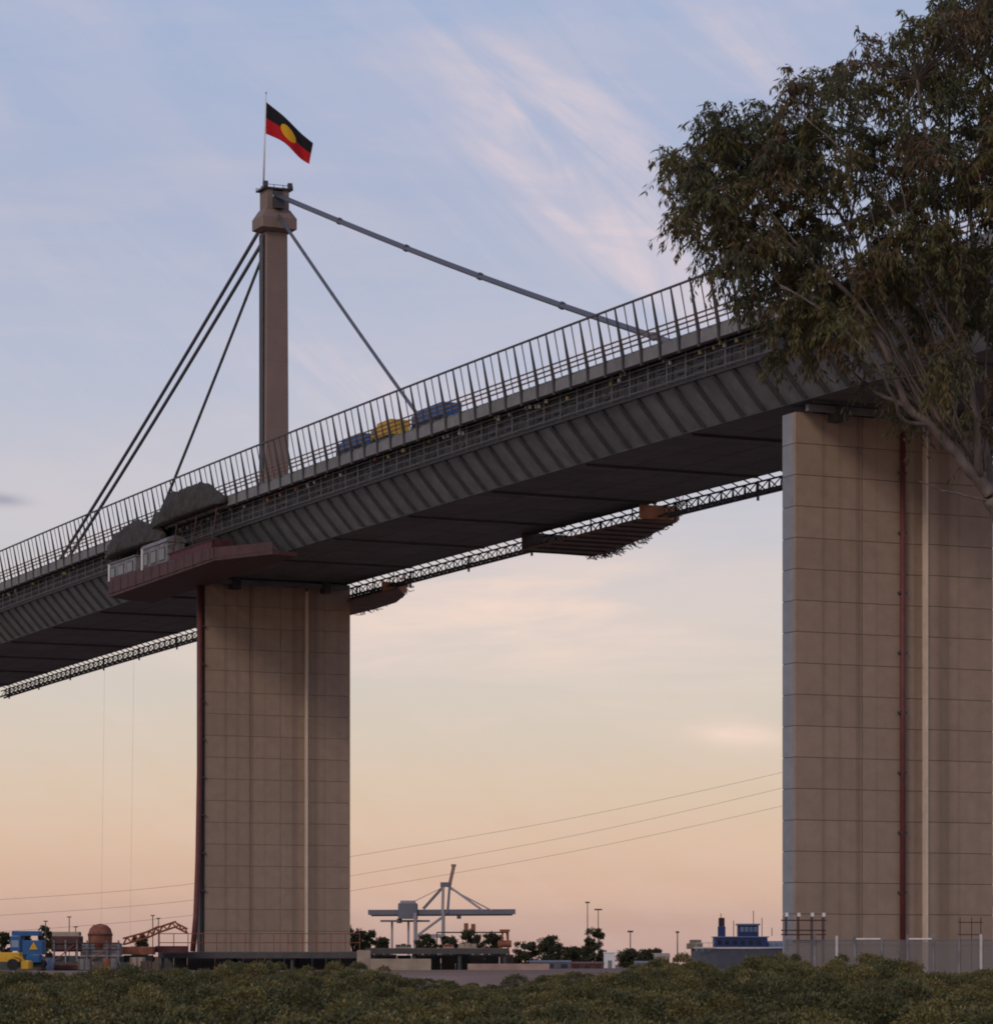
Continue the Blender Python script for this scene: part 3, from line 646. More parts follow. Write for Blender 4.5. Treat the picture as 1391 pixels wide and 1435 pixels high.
# ------------------------------------------------------------------ gum tree, its trunk just outside the picture on the right
def make_gum():
    random.seed(77)
    D = 40.0; q = D / F
    base = Vector((px(1520, 1352, D).x, D + .5, .2))
    tree = empty('gum_tree', base); tag(tree, 'large olive-leaved gum tree with bare grey limbs overhanging the nearer pier', 'tree')
    def P(x, y, dy=0): v = px(x, y, D); v.y += dy; return v - base
    br = MB()
    limbs = [
        ([(1520, 1650, .5), (1500, 1200, .4), (1460, 900, .3), (1420, 740, .2), (1391, 692, .1)], .30, .17),
        ([(1391, 692, .1), (1362, 662, 0), (1335, 632, -.1), (1300, 600, -.2), (1268, 575, -.3), (1245, 530, -.4), (1222, 480, -.5), (1185, 430, -.6), (1120, 380, -.8), (1050, 330, -.9)], .16, .02),
        ([(1366, 664, 0), (1356, 610, .3), (1330, 560, .5), (1295, 515, .6), (1262, 470, .7), (1235, 400, .8), (1200, 300, .9), (1150, 220, 1.0)], .085, .02),
        ([(1372, 668, 0), (1362, 600, -.3), (1348, 520, -.5), (1325, 440, -.6), (1305, 360, -.7), (1290, 250, -.8), (1270, 140, -.9)], .10, .02),
        ([(1395, 695, .1), (1386, 620, .4), (1372, 540, .6), (1352, 460, .7), (1338, 380, .8), (1345, 240, 1.0), (1350, 90, 1.1)], .10, .02),
        ([(1425, 760, .2), (1440, 600, .2), (1450, 420, .3), (1455, 200, .2), (1450, -40, .1), (1470, -300, 0)], .17, .03),
        ([(1440, 800, .2), (1520, 650, .5), (1620, 480, .8), (1700, 300, 1.0), (1740, 80, 1.1)], .16, .03),
        ([(1500, 1100, .3), (1560, 850, 1.2), (1600, 600, 2.0), (1620, 300, 2.6)], .15, .03),
        ([(1391, 700, .1), (1340, 693, -.1), (1310, 688, -.2), (1283, 680, -.3)], .022, .008),
        ([(1300, 600, -.2), (1258, 598, -.5), (1235, 560, -.8), (1205, 520, -1.0), (1150, 470, -1.2), (1080, 430, -1.3)], .05, .012),
        ([(1268, 575, -.3), (1232, 545, .2), (1190, 500, .5), (1150, 430, .8), (1080, 360, 1.0), (990, 290, 1.1)], .05, .012),
        ([(1325, 440, -.6), (1260, 360, -1.0), (1190, 270, -1.2), (1110, 200, -1.3)], .035, .01),
        ([(1348, 520, -.5), (1300, 455, -1.0), (1265, 380, -1.3), (1240, 300, -1.5)], .035, .01),
        ([(1330, 560, .5), (1310, 480, .9), (1300, 420, 1.1), (1270, 330, 1.3)], .035, .01),
        ([(1120, 380, -.8), (1060, 300, -.7), (1000, 250, -.6), (950, 232, -.5)], .02, .006),
        ([(1200, 300, .9), (1215, 200, 1.0), (1220, 110, 1.1)], .025, .008),
    ]
    for k in range(26):      # slender branches fanning up from the fork
        a0 = random.uniform(0, 1); x0, y0 = 1380 - 110 * a0 * random.uniform(.4, 1), 662 - 75 * a0
        x1, y1 = random.uniform(1150, 1400), random.uniform(280, 460); dy = random.uniform(-1.3, 1.3); b_ = random.uniform(-22, 22)
        limbs.append(([(x0, y0, dy * .1), (x0 + (x1 - x0) * .3 + b_, y0 + (y1 - y0) * .33, dy * .4), (x0 + (x1 - x0) * .65 + b_ * .6, y0 + (y1 - y0) * .68, dy * .8), (x1, y1, dy)], random.uniform(.016, .034), .006))
    nodes = []
    for pts, r0, r1 in limbs:
        pp = [P(*p) for p in pts]; fine = []
        for i in range(len(pp) - 1):
            for k in range(4):
                t = k / 4; p0, p1, p2_, p3 = pp[max(i - 1, 0)], pp[i], pp[i + 1], pp[min(i + 2, len(pp) - 1)]
                fine.append(.5 * ((2 * p1) + (-p0 + p2_) * t + (2 * p0 - 5 * p1 + 4 * p2_ - p3) * t * t + (-p0 + 3 * p1 - 3 * p2_ + p3) * t ** 3))
        fine.append(pp[-1])
        r0, r1 = r0 * (.66 if r0 > .04 else .9), r1 * .9
        rr = [r0 + (r1 - r0) * (i / (len(fine) - 1)) ** .5 for i in range(len(fine))]
        fine = [v + rdir() * .015 for v in fine]
        br.path(fine, rr, 8); nodes += list(zip(fine, rr))
    trunk = br.build('trunk', M_BARK, tree, True)
    # crown outline in photograph pixels; the tree goes on beyond the frame
    poly = [(925, 238), (950, 212), (985, 190), (1030, 178), (1085, 150), (1130, 128), (1168, 112), (1178, 78), (1210, 58), (1250, 66), (1290, 48), (1312, 12), (1345, -30), (1400, -160), (1500, -320), (1650, -380), (1800, -300), (1920, -80), (1960, 200),
            (1900, 420), (1780, 560), (1600, 640), (1480, 620), (1391, 600), (1340, 565), (1290, 560), (1240, 540), (1190, 500), (1130, 488), (1075, 480), (1062, 440), (1040, 395), (1000, 372), (985, 335), (960, 330), (948, 300)]
    def inside(x, y):
        r_ = False; j = len(poly) - 1
        for i in range(len(poly)):
            xi, yi = poly[i]; xj, yj = poly[j]
            if (yi > y) != (yj > y) and x < (xj - xi) * (y - yi) / (yj - yi) + xi: r_ = not r_
            j = i
        return r_
    tw = MB(); lv = []
    cl_in = 0
    def clump(x, y, dy, big):
        c_ = P(x, y, dy)
        # join the clump to the nearest limb with a twig
        best = min(nodes, key=lambda n_: (n_[0] - c_).length + (0 if n_[0].z < c_.z + .3 else .6))
        bp = best[0]; mid = bp.lerp(c_, .55) + Vector((0, 0, .12 * (c_ - bp).length)) + rdir() * .08
        tw.path([bp, mid, c_], [min(best[1] * .7, .016), .009, .004], 4)
        base = random.choice(((.14, .125, .045), (.115, .115, .05), (.15, .125, .05), (.15, .105, .055), (.10, .105, .055)))
        nt = 11 if big else 6
        for _ in range(nt):
            d = (rdir() + Vector((0, 0, .1))).normalized(); ln = random.uniform(.16, .42) * (1.1 if big else .8)
            p1 = c_ + d * ln * .6; p2_ = c_ + d * ln + Vector((0, 0, -.10))
            tw.path([c_, p1, p2_], [.005, .004, .002], 3)
            for _ in range(19 if big else 12):
                t = random.uniform(.25, 1.05); p = (c_.lerp(p1, t / .6) if t < .6 else p1.lerp(p2_, (t - .6) / .4)) + rdir() * .03
                e = (Vector((0, 0, -1.0)) + rdir() * .75 + d * .3).normalized(); sd_ = e.cross(rdir()).normalized()
                lv.append((p, e, sd_, random.uniform(.075, .13), random.uniform(.010, .015), vary(base, .28)))
    k = 0
    while k < 700:
        x = random.uniform(915, 1965); y = random.uniform(-385, 650)
        if not inside(x, y): continue
        if x > 1430 and random.random() < .55: continue
        # thinner in the lower, twiggy part
        if y > 430 and x > 1170 and random.random() < .72: continue
        th_ = 1.9 if x > 1150 else 1.2
        clump(x, y, random.uniform(-th_, th_), True); k += 1
    for i in range(0, len(poly)):   # sprigs along the outline
        (xa, ya), (xb, yb) = poly[i], poly[(i + 1) % len(poly)]
        n_ = max(1, int(math.hypot(xb - xa, yb - ya) / 22))
        for j in range(n_):
            t = (j + random.random()) / n_; x = xa + (xb - xa) * t + random.uniform(-6, 14); y = ya + (yb - ya) * t + random.uniform(-4, 16)
            clump(x, y, random.uniform(-.8, .8), False)
    link('crown', leaf_mesh('crown', lv, M_GUM), tree)
    tag(tw.build('twigs', M_BARKD, tree), kind='stuff')
make_gum()

# ------------------------------------------------------------------ far trees
def far_tree(x, ytop, d, wpx, label, hue=(.055, .058, .030), seed=0, tall=1.0):
    random.seed(seed * 13 + int(x)); q = d / F
    zt = CAM_Z + (HY - ytop) * q; gz = 2.2; H_ = zt - gz; wr = wpx * q / 2
    e = empty('tree', (px(x, 0, d).x, d, gz)); tag(e, label, 'tree', 'trees on the far bank')
    mb = MB(); mb.path([(0, 0, -.1), (random.uniform(-.1, .1), 0, H_ * .35), (random.uniform(-.2, .2), 0, H_ * .7)], [H_ * .03 + .05, H_ * .022 + .03, .03], 6)
    for _ in range(6): mb.path([(0, 0, H_ * random.uniform(.25, .5)), (random.uniform(-.7, .7) * wr, random.uniform(-.7, .7) * wr, H_ * random.uniform(.55, .85))], [H_ * .014 + .02, .02], 4)
    mb.build('trunk', M_BARKD, e)
    lv = []
    for _ in range(46):
        d_ = rdir(); hz = random.uniform(.12, .9); c_ = Vector((d_.x * wr * .8 * math.sin(math.pi * min(1, hz * .95)) ** .5, d_.y * wr * .8, H_ * hz)); r_ = random.uniform(.2, .36) * max(wr, H_ * .2)
        bcol = vary(hue, .25)
        for _ in range(90):
            dd = rdir(); p = c_ + Vector((dd.x, dd.y, dd.z * .8)) * r_ * random.uniform(.4, 1.05)
            if p.z > H_: p.z = H_ - random.uniform(0, .1 * H_)
            e2 = rdir(); lv.append((p, e2, e2.cross(rdir()).normalized(), random.uniform(2.0, 3.6) * q, random.uniform(.7, 1.3) * q, vary(bcol, .25)))
    link('crown', leaf_mesh('crown', lv, M_FARLEAF), e)
FT = [(494, 1292, 560, 36, 'dark tree whose crown shows beside the tower pier base'), (512, 1302, 580, 34, 'round dark tree beyond the wharf, right of the tower pier base'),
      (535, 1312, 600, 26, 'low tree in front of the container crane leg, at its landward end'), (598, 1306, 620, 34, 'bushy tree below the container crane mast'), (628, 1310, 640, 30, 'tree standing under the container crane boom'),
      (660, 1300, 620, 36, 'tallest tree under the seaward end of the container crane boom'), (690, 1304, 630, 32, 'tree at the end of the wharf deck'),
      (735, 1320, 640, 40, 'rounded dark tree beyond the wharf, first of the pair past the crane'), (771, 1310, 640, 42, 'taller dome-shaped dark tree of the pair past the crane'),
      (820, 1322, 700, 26, 'small dark tree to one side of the twin lamp masts'), (832, 1298, 690, 34, 'tree in front of the twin lamp masts'), (800, 1326, 650, 26, 'low bush beside the dome-shaped tree'),
      (880, 1330, 600, 40, 'low dark bush behind the white hut'), (912, 1330, 610, 40, 'low dark bush by the single lamp mast'), (64, 1294, 520, 24, 'tree beyond the blue machine'), (5, 1303, 520, 22, 'tree behind the yellow machine'), (34, 1306, 560, 24, 'small tree beyond the blue machine roof'),
      (196, 1308, 560, 26, 'small tree beyond the orange boom'), (1408, 1185, 330, 50, 'tall dark tree just past the nearer pier')]
for i, (x, y, d, w, lb) in enumerate(FT): far_tree(x, y, d, w, lb, seed=i)

# ------------------------------------------------------------------ wharf in front of the tower pier
def wharf(name, x0, x1, d, ytop, th_, label, rail, piles, depth, rail_mat=M_RUST):
    q = d / F; X0, X1 = px(x0, 0, d).x, px(x1, 0, d).x; zt = CAM_Z + (HY - ytop) * q
    e = empty(name, ((X0 + X1) / 2, d, 2.2)); tag(e, label, 'wharf'); cx = (X0 + X1) / 2; z = zt - 2.2
    mb = MB(); mb.cbox(X0 - cx, X1 - cx, 0, depth, z - th_, z, .04); dk = mb.build('deck', M_WOOD, e)
    mb = MB(); mb.box(X0 - cx, X1 - cx, -.12, -.004, z - th_ - .25, z - .1); mb.build('edge_beam', M_DARK, e)
    n = int((X1 - X0) / piles) + 1
    pmx = MB().tube((0, 0, -.3), (0, 0, z - th_), .22, 8).mesh('pile', M_DARK)
    for i in range(n):
        for y in (.5, depth - .6): link('pile', pmx, e, (X0 - cx + .4 + i * (X1 - X0 - .8) / max(1, n - 1), y, 0))
    if rail:
        rp = MB().tube((0, 0, z), (0, 0, z + rail), .05, 5).mesh('rail_post', rail_mat); m_ = int((X1 - X0) / 1.6)
        for i in range(m_ + 1): link('rail_post', rp, e, (X0 - cx + .1 + i * (X1 - X0 - .2) / m_, .15, 0))
        for k in (.5, 1.0): mb = MB(); mb.tube((X0 - cx, .15, z + rail * k), (X1 - cx, .15, z + rail * k), .05, 5); mb.build('rail', rail_mat, e)
    return e, z
wharf('wharf', 222, 505, 383, 1334, .5, 'brown railed wharf deck at the foot of the tower pier', 2.1, 7, 12)
for x0, x1, d_, yt_, lb in ((-60, 262, 392, 1341, 'long dark sea wall behind the bank plant, left of the wharf'), (262, 515, 396, 1339, 'dark sea wall under the railed wharf'), (515, 720, 396, 1338, 'dark sea wall under the low jetty')):
    X0, X1 = px(x0, 0, d_).x, px(x1, 0, d_).x; t = empty('sea_wall', ((X0 + X1) / 2, d_, 1.9)); tag(t, lb, 'wall'); n = int((X1 - X0) / 1.6); h = px(0, yt_, d_).z - 1.9
    wm_ = [MB().cbox(.03, (X1 - X0) / n - .03, 0, .5, 0, h + k, .05).mesh('sheet_pile', M_DARK if k else M_WOOD) for k in (0, .12, -.1)]
    for k in range(n): link('sheet_pile', wm_[random.randrange(3)], t, (-(X1 - X0) / 2 + k * (X1 - X0) / n, random.uniform(-.1, .1), 0))
wharf('jetty', 512, 712, 386, 1329, .45, 'dark low jetty deck reaching toward the container crane', 0, 5, 9)
mb = MB(); a_, b_ = px(500, 1338, 381.5), px(519, 1338, 381.5); mb.cbox(a_.x, b_.x, a_.y, a_.y + 1.5, 2.1, px(0, 1332, 381.5).z, .05); tag(mb.build('concrete_block', M_TAN), 'square tan concrete block between the wharf and the jetty', 'block')
mb = MB(); a_, b_ = px(519, 1338, 380), px(604, 1338, 380); mb.cbox(a_.x, b_.x, a_.y, a_.y + .6, 2.1, px(0, 1344, 380).z, .05); tag(mb.build('retaining_wall', M_TAN), 'long low tan concrete wall in front of the jetty', 'wall')
mb = MB(); a_, b_ = px(655, 1338, 378), px(770, 1338, 378); mb.cbox(a_.x, b_.x, a_.y, a_.y + .6, 2.1, px(0, 1351, 378).z, .05); tag(mb.build('retaining_wall', mat('pink_concrete', (.36, .25, .22), .9, .25, .6)), 'pinkish low concrete wall above the gap in the mangroves', 'wall')
# jetty gear
t = empty('jetty_machine', px(707, 1329, 387)); tag(t, 'orange winch frame standing at the end of the jetty', 'winch')
for x in (-.5, .5): MB().tube((x, 0, -1), (x * .5, 0, 1.9), .14, 6).build('leg', M_ORANGE, t)
MB().tube((-.8, 0, .5), (.8, 0, .5), .42, 12).build('drum', M_RUST, t); MB().cbox(-.6, .6, -.4, .4, 1.9, 2.2, .05).build('head', M_ORANGE, t)
for i, (x, y0, w_, h_, m_, lb) in enumerate(((655, 1329, 26, 6, M_TAN, 'flat cream crate stack on the jetty near its end'), (628, 1329, 16, 5, M_RUST, 'rusty skip on the jetty, next to the cream crates'), (565, 1329, 22, 5, M_DARK, 'dark pallet load on the jetty below the crane legs'))):
    c = px(x, y0, 388); q = 388 / F; t = empty('pallet_load', (c.x, c.y, c.z)); tag(t, lb, 'load')
    for k in range(3): MB().cbox((k - 1.5) * w_ * q / 3 + .03, (k - .5) * w_ * q / 3 - .03, 0, 1.4, .14, h_ * q + k % 2 * .1, .05).build('crate', m_, t)
    MB().box(-w_ * q / 2, w_ * q / 2, -.05, 1.45, .0, .138).build('pallet', M_TAN, t)

# ------------------------------------------------------------------ plant on the left bank
def box_between(mb, x0, x1, y0, y1, d, dep, b=.08, org=None):
    a_, c = px(x0, y1, d) - org, px(x1, y0, d) - org; return mb.cbox(a_.x, c.x, a_.y, a_.y + dep, a_.z, c.z, b)
def tracks(t, x0, x1, y0, y1, d, dep, org):
    for k in (0, dep - .6):
        a_, c = px(x0, y1, d) - org, px(x1, y0, d) - org; r_ = (c.z - a_.z) / 2
        pts = [(a_.x + r_ + r_ * math.cos(t_), a_.z + r_ + r_ * math.sin(t_)) for t_ in [math.pi / 2 + math.pi * i / 8 for i in range(9)]] + [(c.x - r_ + r_ * math.cos(t_), a_.z + r_ + r_ * math.sin(t_)) for t_ in [-math.pi / 2 + math.pi * i / 8 for i in range(9)]]
        MB().rings([[(x, a_.y + k, z) for x, z in pts], [(x, a_.y + k + .6, z) for x, z in pts]]).build('track', M_RUBBER, t)
d = 360; org = px(40, 1352, d)
t = empty('drilling_rig', org); tag(t, 'bright blue drilling machine with a yellow triangle on the bank, left of the pier', 'machine')
box_between(MB(), 14, 30, 1312, 1333, d, 2.2, .15, org).build('cab', M_BLUE, t)
box_between(MB(), 30.2, 60, 1318, 1338, d + .1, 2.0, .1, org).build('body', M_BLUE, t)
box_between(MB(), 16, 56, 1305, 1311.6, d + .2, 2.0, .12, org).build('canopy', M_BLUE, t)
box_between(MB(), 36, 57, 1338.2, 1349, d - .1, 1.8, .2, org).build('bucket', M_BLUE, t)
box_between(MB(), 16, 26, 1318, 1328, d - .05, .04, .01, org).build('window', M_LBLUE, t)
a_ = [px(x, y, d - .02) - org for x, y in ((41, 1331), (53, 1331), (47, 1320))]; MB().rings([a_, [v + Vector((0, .05, 0)) for v in a_]]).build('triangle_sign', M_YEL, t)
tracks(t, 12, 62, 1346, 1356, d + .3, 2.4, org)
MB().tube(px(52, 1304, d) - org + Vector((0, 1, 0)), px(56, 1300, d) - org + Vector((0, 1, 0)), .1, 6).build('exhaust', M_DARK, t)
org = px(12, 1357, 354); d = 354
t = empty('loader', org); tag(t, 'yellow loader with its bucket lowered, in front of the blue drilling machine', 'machine')
box_between(MB(), -25, 28, 1335, 1348, d, 2.2, .12, org).build('body', M_YEL, t)
box_between(MB(), -24, -6, 1318, 1334.8, d + .3, 1.7, .12, org).build('cab', M_YEL, t)
box_between(MB(), -21, -9, 1321, 1331, d + .25, .04, .01, org).build('window', M_GLASS, t)
box_between(MB(), 29, 42, 1346, 1358, d - .2, 2.4, .2, org).build('bucket', M_YEL, t)
MB().path([px(20, 1340, d - .1) - org, px(30, 1343, d - .1) - org, px(35, 1349, d - .1) - org], .14, 6).build('lift_arm', M_YEL, t)
for x in (-14, 18):
    for k in (0, 1.9): c = px(x, 1352, d + k) - org; MB().tube(c - Vector((0, .25, 0)), c + Vector((0, .25, 0)), .62, 16).build('wheel', M_RUBBER, t)
# rusty batching plant
d = 372; org = px(118, 1350, d); t = empty('mixing_plant', org); tag(t, 'rust-brown mixing plant with a domed drum, between the blue machine and the wharf', 'machine')
c = px(138, 1310, d) - org; r_ = 17 * d / F
MB().lathe([(r_ * .95, c.z - 1.6), (r_, c.z - .5), (r_, c.z + .1), (r_ * .88, c.z + .65), (r_ * .6, c.z + 1.05), (.1, c.z + 1.25)], c.x, 1.6, 18).build('drum', M_RUST, t, True)
MB().lathe([(r_ * 1.04, c.z - .15), (r_ * 1.04, c.z + .1)], c.x, 1.6, 18).build('drum_band', M_REDST, t)
box_between(MB(), 72, 112, 1312, 1334, d, 3.0, .1, org).build('hopper', M_REDST, t)
box_between(MB(), 73, 111, 1306, 1311.6, d + .5, 2.0, .1, org).build('hopper_lid', M_TAN, t)
box_between(MB(), 112.5, 168, 1322, 1340, d + .4, 2.4, .1, org).build('frame', M_CABIN, t)
box_between(MB(), 76, 170, 1340.3, 1348, d + .2, 2.6, .05, org).build('skid', M_DARK, t)
for x in (76, 92, 108, 122, 150, 166): a_ = px(x, 1348, d - .1) - org; b_ = px(x, 1318, d - .1) - org; MB().tube(a_, b_, .11, 6).build('leg', M_CABIN, t)
for y in (1322, 1331): MB().tube(px(72, y, d - .15) - org, px(168, y, d - .15) - org, .08, 5).build('cross_rail', M_REDST, t)
for x0, x1 in ((78, 104), (126, 160)): MB().tube(px(x0, 1346, d - .2) - org, px(x1, 1324, d - .2) - org, .07, 5).build('brace', M_RUST, t)
# orange lattice boom laid over the wharf
d = 378; org = px(175, 1350, d); t = empty('pump_boom', org); tag(t, 'orange lattice boom with an elbow, reaching to the foot of the red pipe', 'boom')
def lattice(pts, wz, name):
    mb = MB()
    for (x0, y0), (x1, y1) in zip(pts[:-1], pts[1:]):
        a_, b_ = px(x0, y0, d) - org, px(x1, y1, d) - org; up = Vector((0, 0, wz)); n = max(2, int((b_ - a_).length / .9))
        for y in (0, .8):
            o_ = Vector((0, y, 0)); mb.tube(a_ + o_, b_ + o_, .10, 5); mb.tube(a_ + up + o_, b_ + up + o_, .10, 5)
            for i in range(n): p, r2 = a_.lerp(b_, i / n) + o_, a_.lerp(b_, (i + 1) / n) + o_; mb.tube(p, p.lerp(r2, .5) + up, .06, 4); mb.tube(p.lerp(r2, .5) + up, r2, .06, 4)
    return mb.build(name, M_ORANGE, t)
lattice([(172, 1324), (205, 1315), (222, 1307)], .7, 'lower_arm'); lattice([(222, 1307), (246, 1299)], .6, 'upper_arm'); lattice([(246, 1300), (262, 1308)], .5, 'tip')
box_between(MB(), 168, 215, 1327, 1338, d + .2, 2.4, .1, org).build('carriage', M_RUST, t)
box_between(MB(), 217, 262, 1326, 1335, d + 2.2, 1.6, .1, org).build('counterweight', MATS['maroon_sheet'], t)
tracks(t, 170, 214, 1339, 1349, d + .2, 2.4, org)
random.seed(88)
d = 368; org = px(92, 1352, d); org.z = 2.3; t = empty('pipe_stack', org); tag(t, 'stack of dull brown steel pipes lying in front of the mixing plant', 'pipes')
for k in range(9): yy = (k % 5) * .42 + (.21 if k > 4 else 0); MB().tube((-2.6 + random.uniform(-.3, .3), -yy, .22 + (.36 if k > 4 else 0)), (2.6 + random.uniform(-.3, .3), -yy, .22 + (.36 if k > 4 else 0)), .2, 8).build('pipe', random.choice((M_RUST, M_REDST, M_CABIN)), t)
for k, (x, m_, lb) in enumerate(((70, M_LBLUE, 'pale blue drum beside the pipe stack'), (150, M_RUST, 'rusty drum in front of the mixing plant skid'), (160, M_CABIN, 'grey drum next to the rusty drum'))):
    o = px(x, 1352, 366); o.z = 2.3; t = empty('storage_drum', o); tag(t, lb, 'drum'); MB().lathe([(.42, 0), (.45, .05), (.45, 1.3), (.42, 1.36), (.2, 1.38)], 0, 0, 12).build('shell', m_, t, True)
    for z in (.45, .9): MB().lathe([(.475, z - .04), (.475, z + .04)], 0, 0, 12).build('hoop', m_, t)
for k, (x, w_, h_, m_, lb) in enumerate(((192, 1.6, 1.5, M_TAN, 'tan crate near the boom carriage'), (204, 1.2, 1.1, M_REDST, 'small dark red crate near the boom carriage'), (118, 1.4, 1.3, M_CABIN, 'grey crate in front of the mixing plant'))):
    o = px(x, 1352, 365); o.z = 2.3; t = empty('site_crate', o); tag(t, lb, 'crate'); MB().cbox(-w_ / 2, w_ / 2, 0, 1.2, .12, h_, .03).build('body', m_, t)
    for q_ in (-1, 0, 1): MB().box(q_ * w_ * .42 - .06, q_ * w_ * .42 + .06, -.05, -.002, .05, h_ - .03).build('slat', M_WOOD, t)
for x in (64, 97, 214, 222, 106): # slim site poles
    d = 395; p = px(x, 1350, d); p.z = 2.2; y = {64: 1292, 97: 1286, 214: 1284, 222: 1288, 106: 1300}[x]; h = px(x, y, d).z - 2.2
    t = empty('site_pole', p); tag(t, 'slim site light pole standing behind the bank plant, left of the tower pier', 'pole', 'slim poles on the left bank')
    MB().tube((0, 0, 0), (0, 0, h), .06, 5).build('mast', M_RAIL, t); MB().box(-.25, .25, -.1, .1, h, h + .12).build('lamp_head', M_RAIL, t)

# ------------------------------------------------------------------ container crane
def make_crane():
    d = 1700; q = d / F; org = px(600, 1352, d); org.z = 2.2
    t = empty('container_crane', org); tag(t, 'grey ship-to-shore container crane with a long horizontal boom', 'crane')
    def C(x, y, dy=0): v = px(x, y, d) - org; v.y += dy; return v
    def beam(name, p, r_, w, h, m_):
        p, r_ = Vector(p), Vector(r_); u = (r_ - p).normalized(); sy = Vector((0, 1, 0)); n_ = u.cross(sy).normalized()
        MB().rings([[c + sy * sy_ * w / 2 + n_ * sn * h / 2 for sy_, sn in ((-1, -1), (1, -1), (1, 1), (-1, 1))] for c in (p, r_)]).build(name, m_, t)
    G = 9.0
    for y in (-G, G): beam('boom_girder', C(516, 1279, y * .35), C(722, 1278, y * .35), 1.4, 2.6, M_CRANE)
    beam('boom_walkway', C(520, 1283.5), C(718, 1282.5), 3.0, .7, M_CRANE)
    for x in range(525, 720, 12): beam('boom_tie', C(x, 1279, -3.2), C(x, 1279, 3.2), .6, .6, M_CRANE)
    a_, b_ = C(558, 1288, -6), C(585, 1266, 6); MB().cbox(a_.x, b_.x, -6, 6, a_.z, b_.z, .6).build('machinery_house', M_CRANE, t)
    a_, b_ = C(561, 1266, -5), C(582, 1262.5, 5); MB().cbox(a_.x, b_.x, -5, 5, a_.z + .01, b_.z, .4).build('house_roof', M_CRANEP, t)
    for x in (582, 621):
        for y in (-G, G): beam('leg', C(x, 1352, y), C(x, 1280, y), 1.3, 1.5, M_CRANEP)
        beam('portal_beam', C(x, 1312, -G), C(x, 1312, G), 1.0, 1.0, M_CRANEP)
    for y in (-G, G): beam('sill_beam', C(582, 1312, y), C(621, 1312, y), 1.2, 1.8, M_CRANEP); beam('leg_brace', C(584, 1312, y), C(619, 1286, y), .8, .9, M_CRANEP)
    for x in (549, 572): beam('rear_leg', C(x, 1340, 3), C(x, 1290, 3), .9, 1.1, M_CRANEP)
    beam('rear_tray', C(533, 1291), C(602, 1291), 4, 1.0, M_CRANE)
    for y in (-4, 4):
        beam('mast_leg', C(620, 1280, y), C(621, 1240, y * .4), 1.0, 1.4, M_CRANEP); beam('mast_leg', C(627, 1280, y), C(630, 1240, y * .4), .9, 1.2, M_CRANE)
        beam('back_stay', C(620, 1244, y * .4), C(593, 1274, y), .8, 1.3, M_CRANE); beam('back_link', C(620, 1244, y * .4), C(575, 1266, y), .15, .2, M_CRANEP)
        beam('fore_stay', C(631, 1246, y * .4), C(690, 1277, y), .5, .6, M_CRANEP); beam('fore_stay', C(631, 1244, y * .4), C(676, 1276, y), .5, 1.1, M_CRANEP)
    beam('apex_beam', C(617, 1240), C(630, 1240), 5, 2.4, M_CRANE)
    beam('raised_latch_arm', C(629, 1244), C(636, 1213), 1.6, 1.8, mat('crane_brown', (.26, .16, .13), .7)); beam('arm_head', C(632, 1213), C(639, 1213), 2.0, 1.2, MATS['crane_brown'])
    a_, b_ = C(556, 1294), C(563, 1288); MB().cbox(a_.x, b_.x, -1.5, 1.5, a_.z, b_.z, .2).build('trolley_cab', M_REDST, t)
    a_, b_ = C(640, 1288), C(646, 1284); MB().cbox(a_.x, b_.x, -1.5, 1.5, a_.z, b_.z, .2).build('trolley', M_CRANE, t)
    for x in (578, 582, 586, 617, 621, 625):
        for y in (-G, G): c = C(x, 1352, y); MB().cbox(c.x - .7, c.x + .7, y - .6, y + .6, 0, 1.5, .2).build('bogie', M_CRANE, t)
make_crane()
# a low straddle frame and stacked boxes near the crane foot
d = 660; org = px(656, 1352, d); org.z = 2.2; t = empty('yard_gantry', org); tag(t, 'thin-legged yard gantry with a cluster of orange gear on top, under the crane boom', 'gantry')
for x in (612, 712): a_ = px(x, 1352, d) - org; b_ = px(x, 1307, d) - org; MB().tube((a_.x, 0, 0), b_, .14, 6).build('leg', M_RAIL, t)
MB().tube(px(612, 1307, d) - org, px(712, 1307, d) - org, .16, 6).build('crossbeam', M_RAIL, t)
for x in (650, 660): a_, b_ = px(x, 1306.5, d) - org, px(x + 6, 1294 + (x - 650) * .1, d) - org; MB().cbox(a_.x, b_.x, -.5, .5, a_.z + .1, b_.z, .1).build('winch_box', M_RUST, t)

# lamp masts, white hut
def lamp_mast(x, ytop, d, label, heads):
    p = px(x, 1352, d); p.z = 2.2; h = px(x, ytop, d).z - 2.2; t = empty('lamp_mast', p); tag(t, label, 'lamp mast', 'lamp masts on the far bank')
    MB().tube((0, 0, 0), (0, 0, h), .16, 6, r2=.1).build('mast', M_RAIL, t); MB().box(-heads, heads, -.2, .2, h, h + .35).build('lamp_head', M_RAIL, t)
lamp_mast(823, 1266, 760, 'taller of the twin lamp masts beyond the tree', .5); lamp_mast(838, 1276, 780, 'shorter of the twin lamp masts beyond the tree, with a wide head', .9)
lamp_mast(883, 1307, 640, 'single short lamp mast with a thick head above the low bushes', .55); lamp_mast(949, 1308, 600, 'slim short lamp mast beside the moored boat', .3)
d = 560; org = px(854, 1356, d); org.z = 2.2; q = d / F; t = empty('white_hut', org); tag(t, 'small white box hut among the dark bushes', 'hut')
MB().cbox(-.95, .95, 0, 2, 0, px(0, 1336, d).z - 2.2, .05).build('wall', M_WHITE, t); MB().cbox(-1.05, 1.05, -.1, 2.1, px(0, 1336, d).z - 2.2 + .003, px(0, 1334.5, d).z - 2.2, .05).build('roof', M_WHITE, t)
MB().box(-.3, .4, -.05, -.002, 0.05, 1.5).build('door', M_CABIN, t)
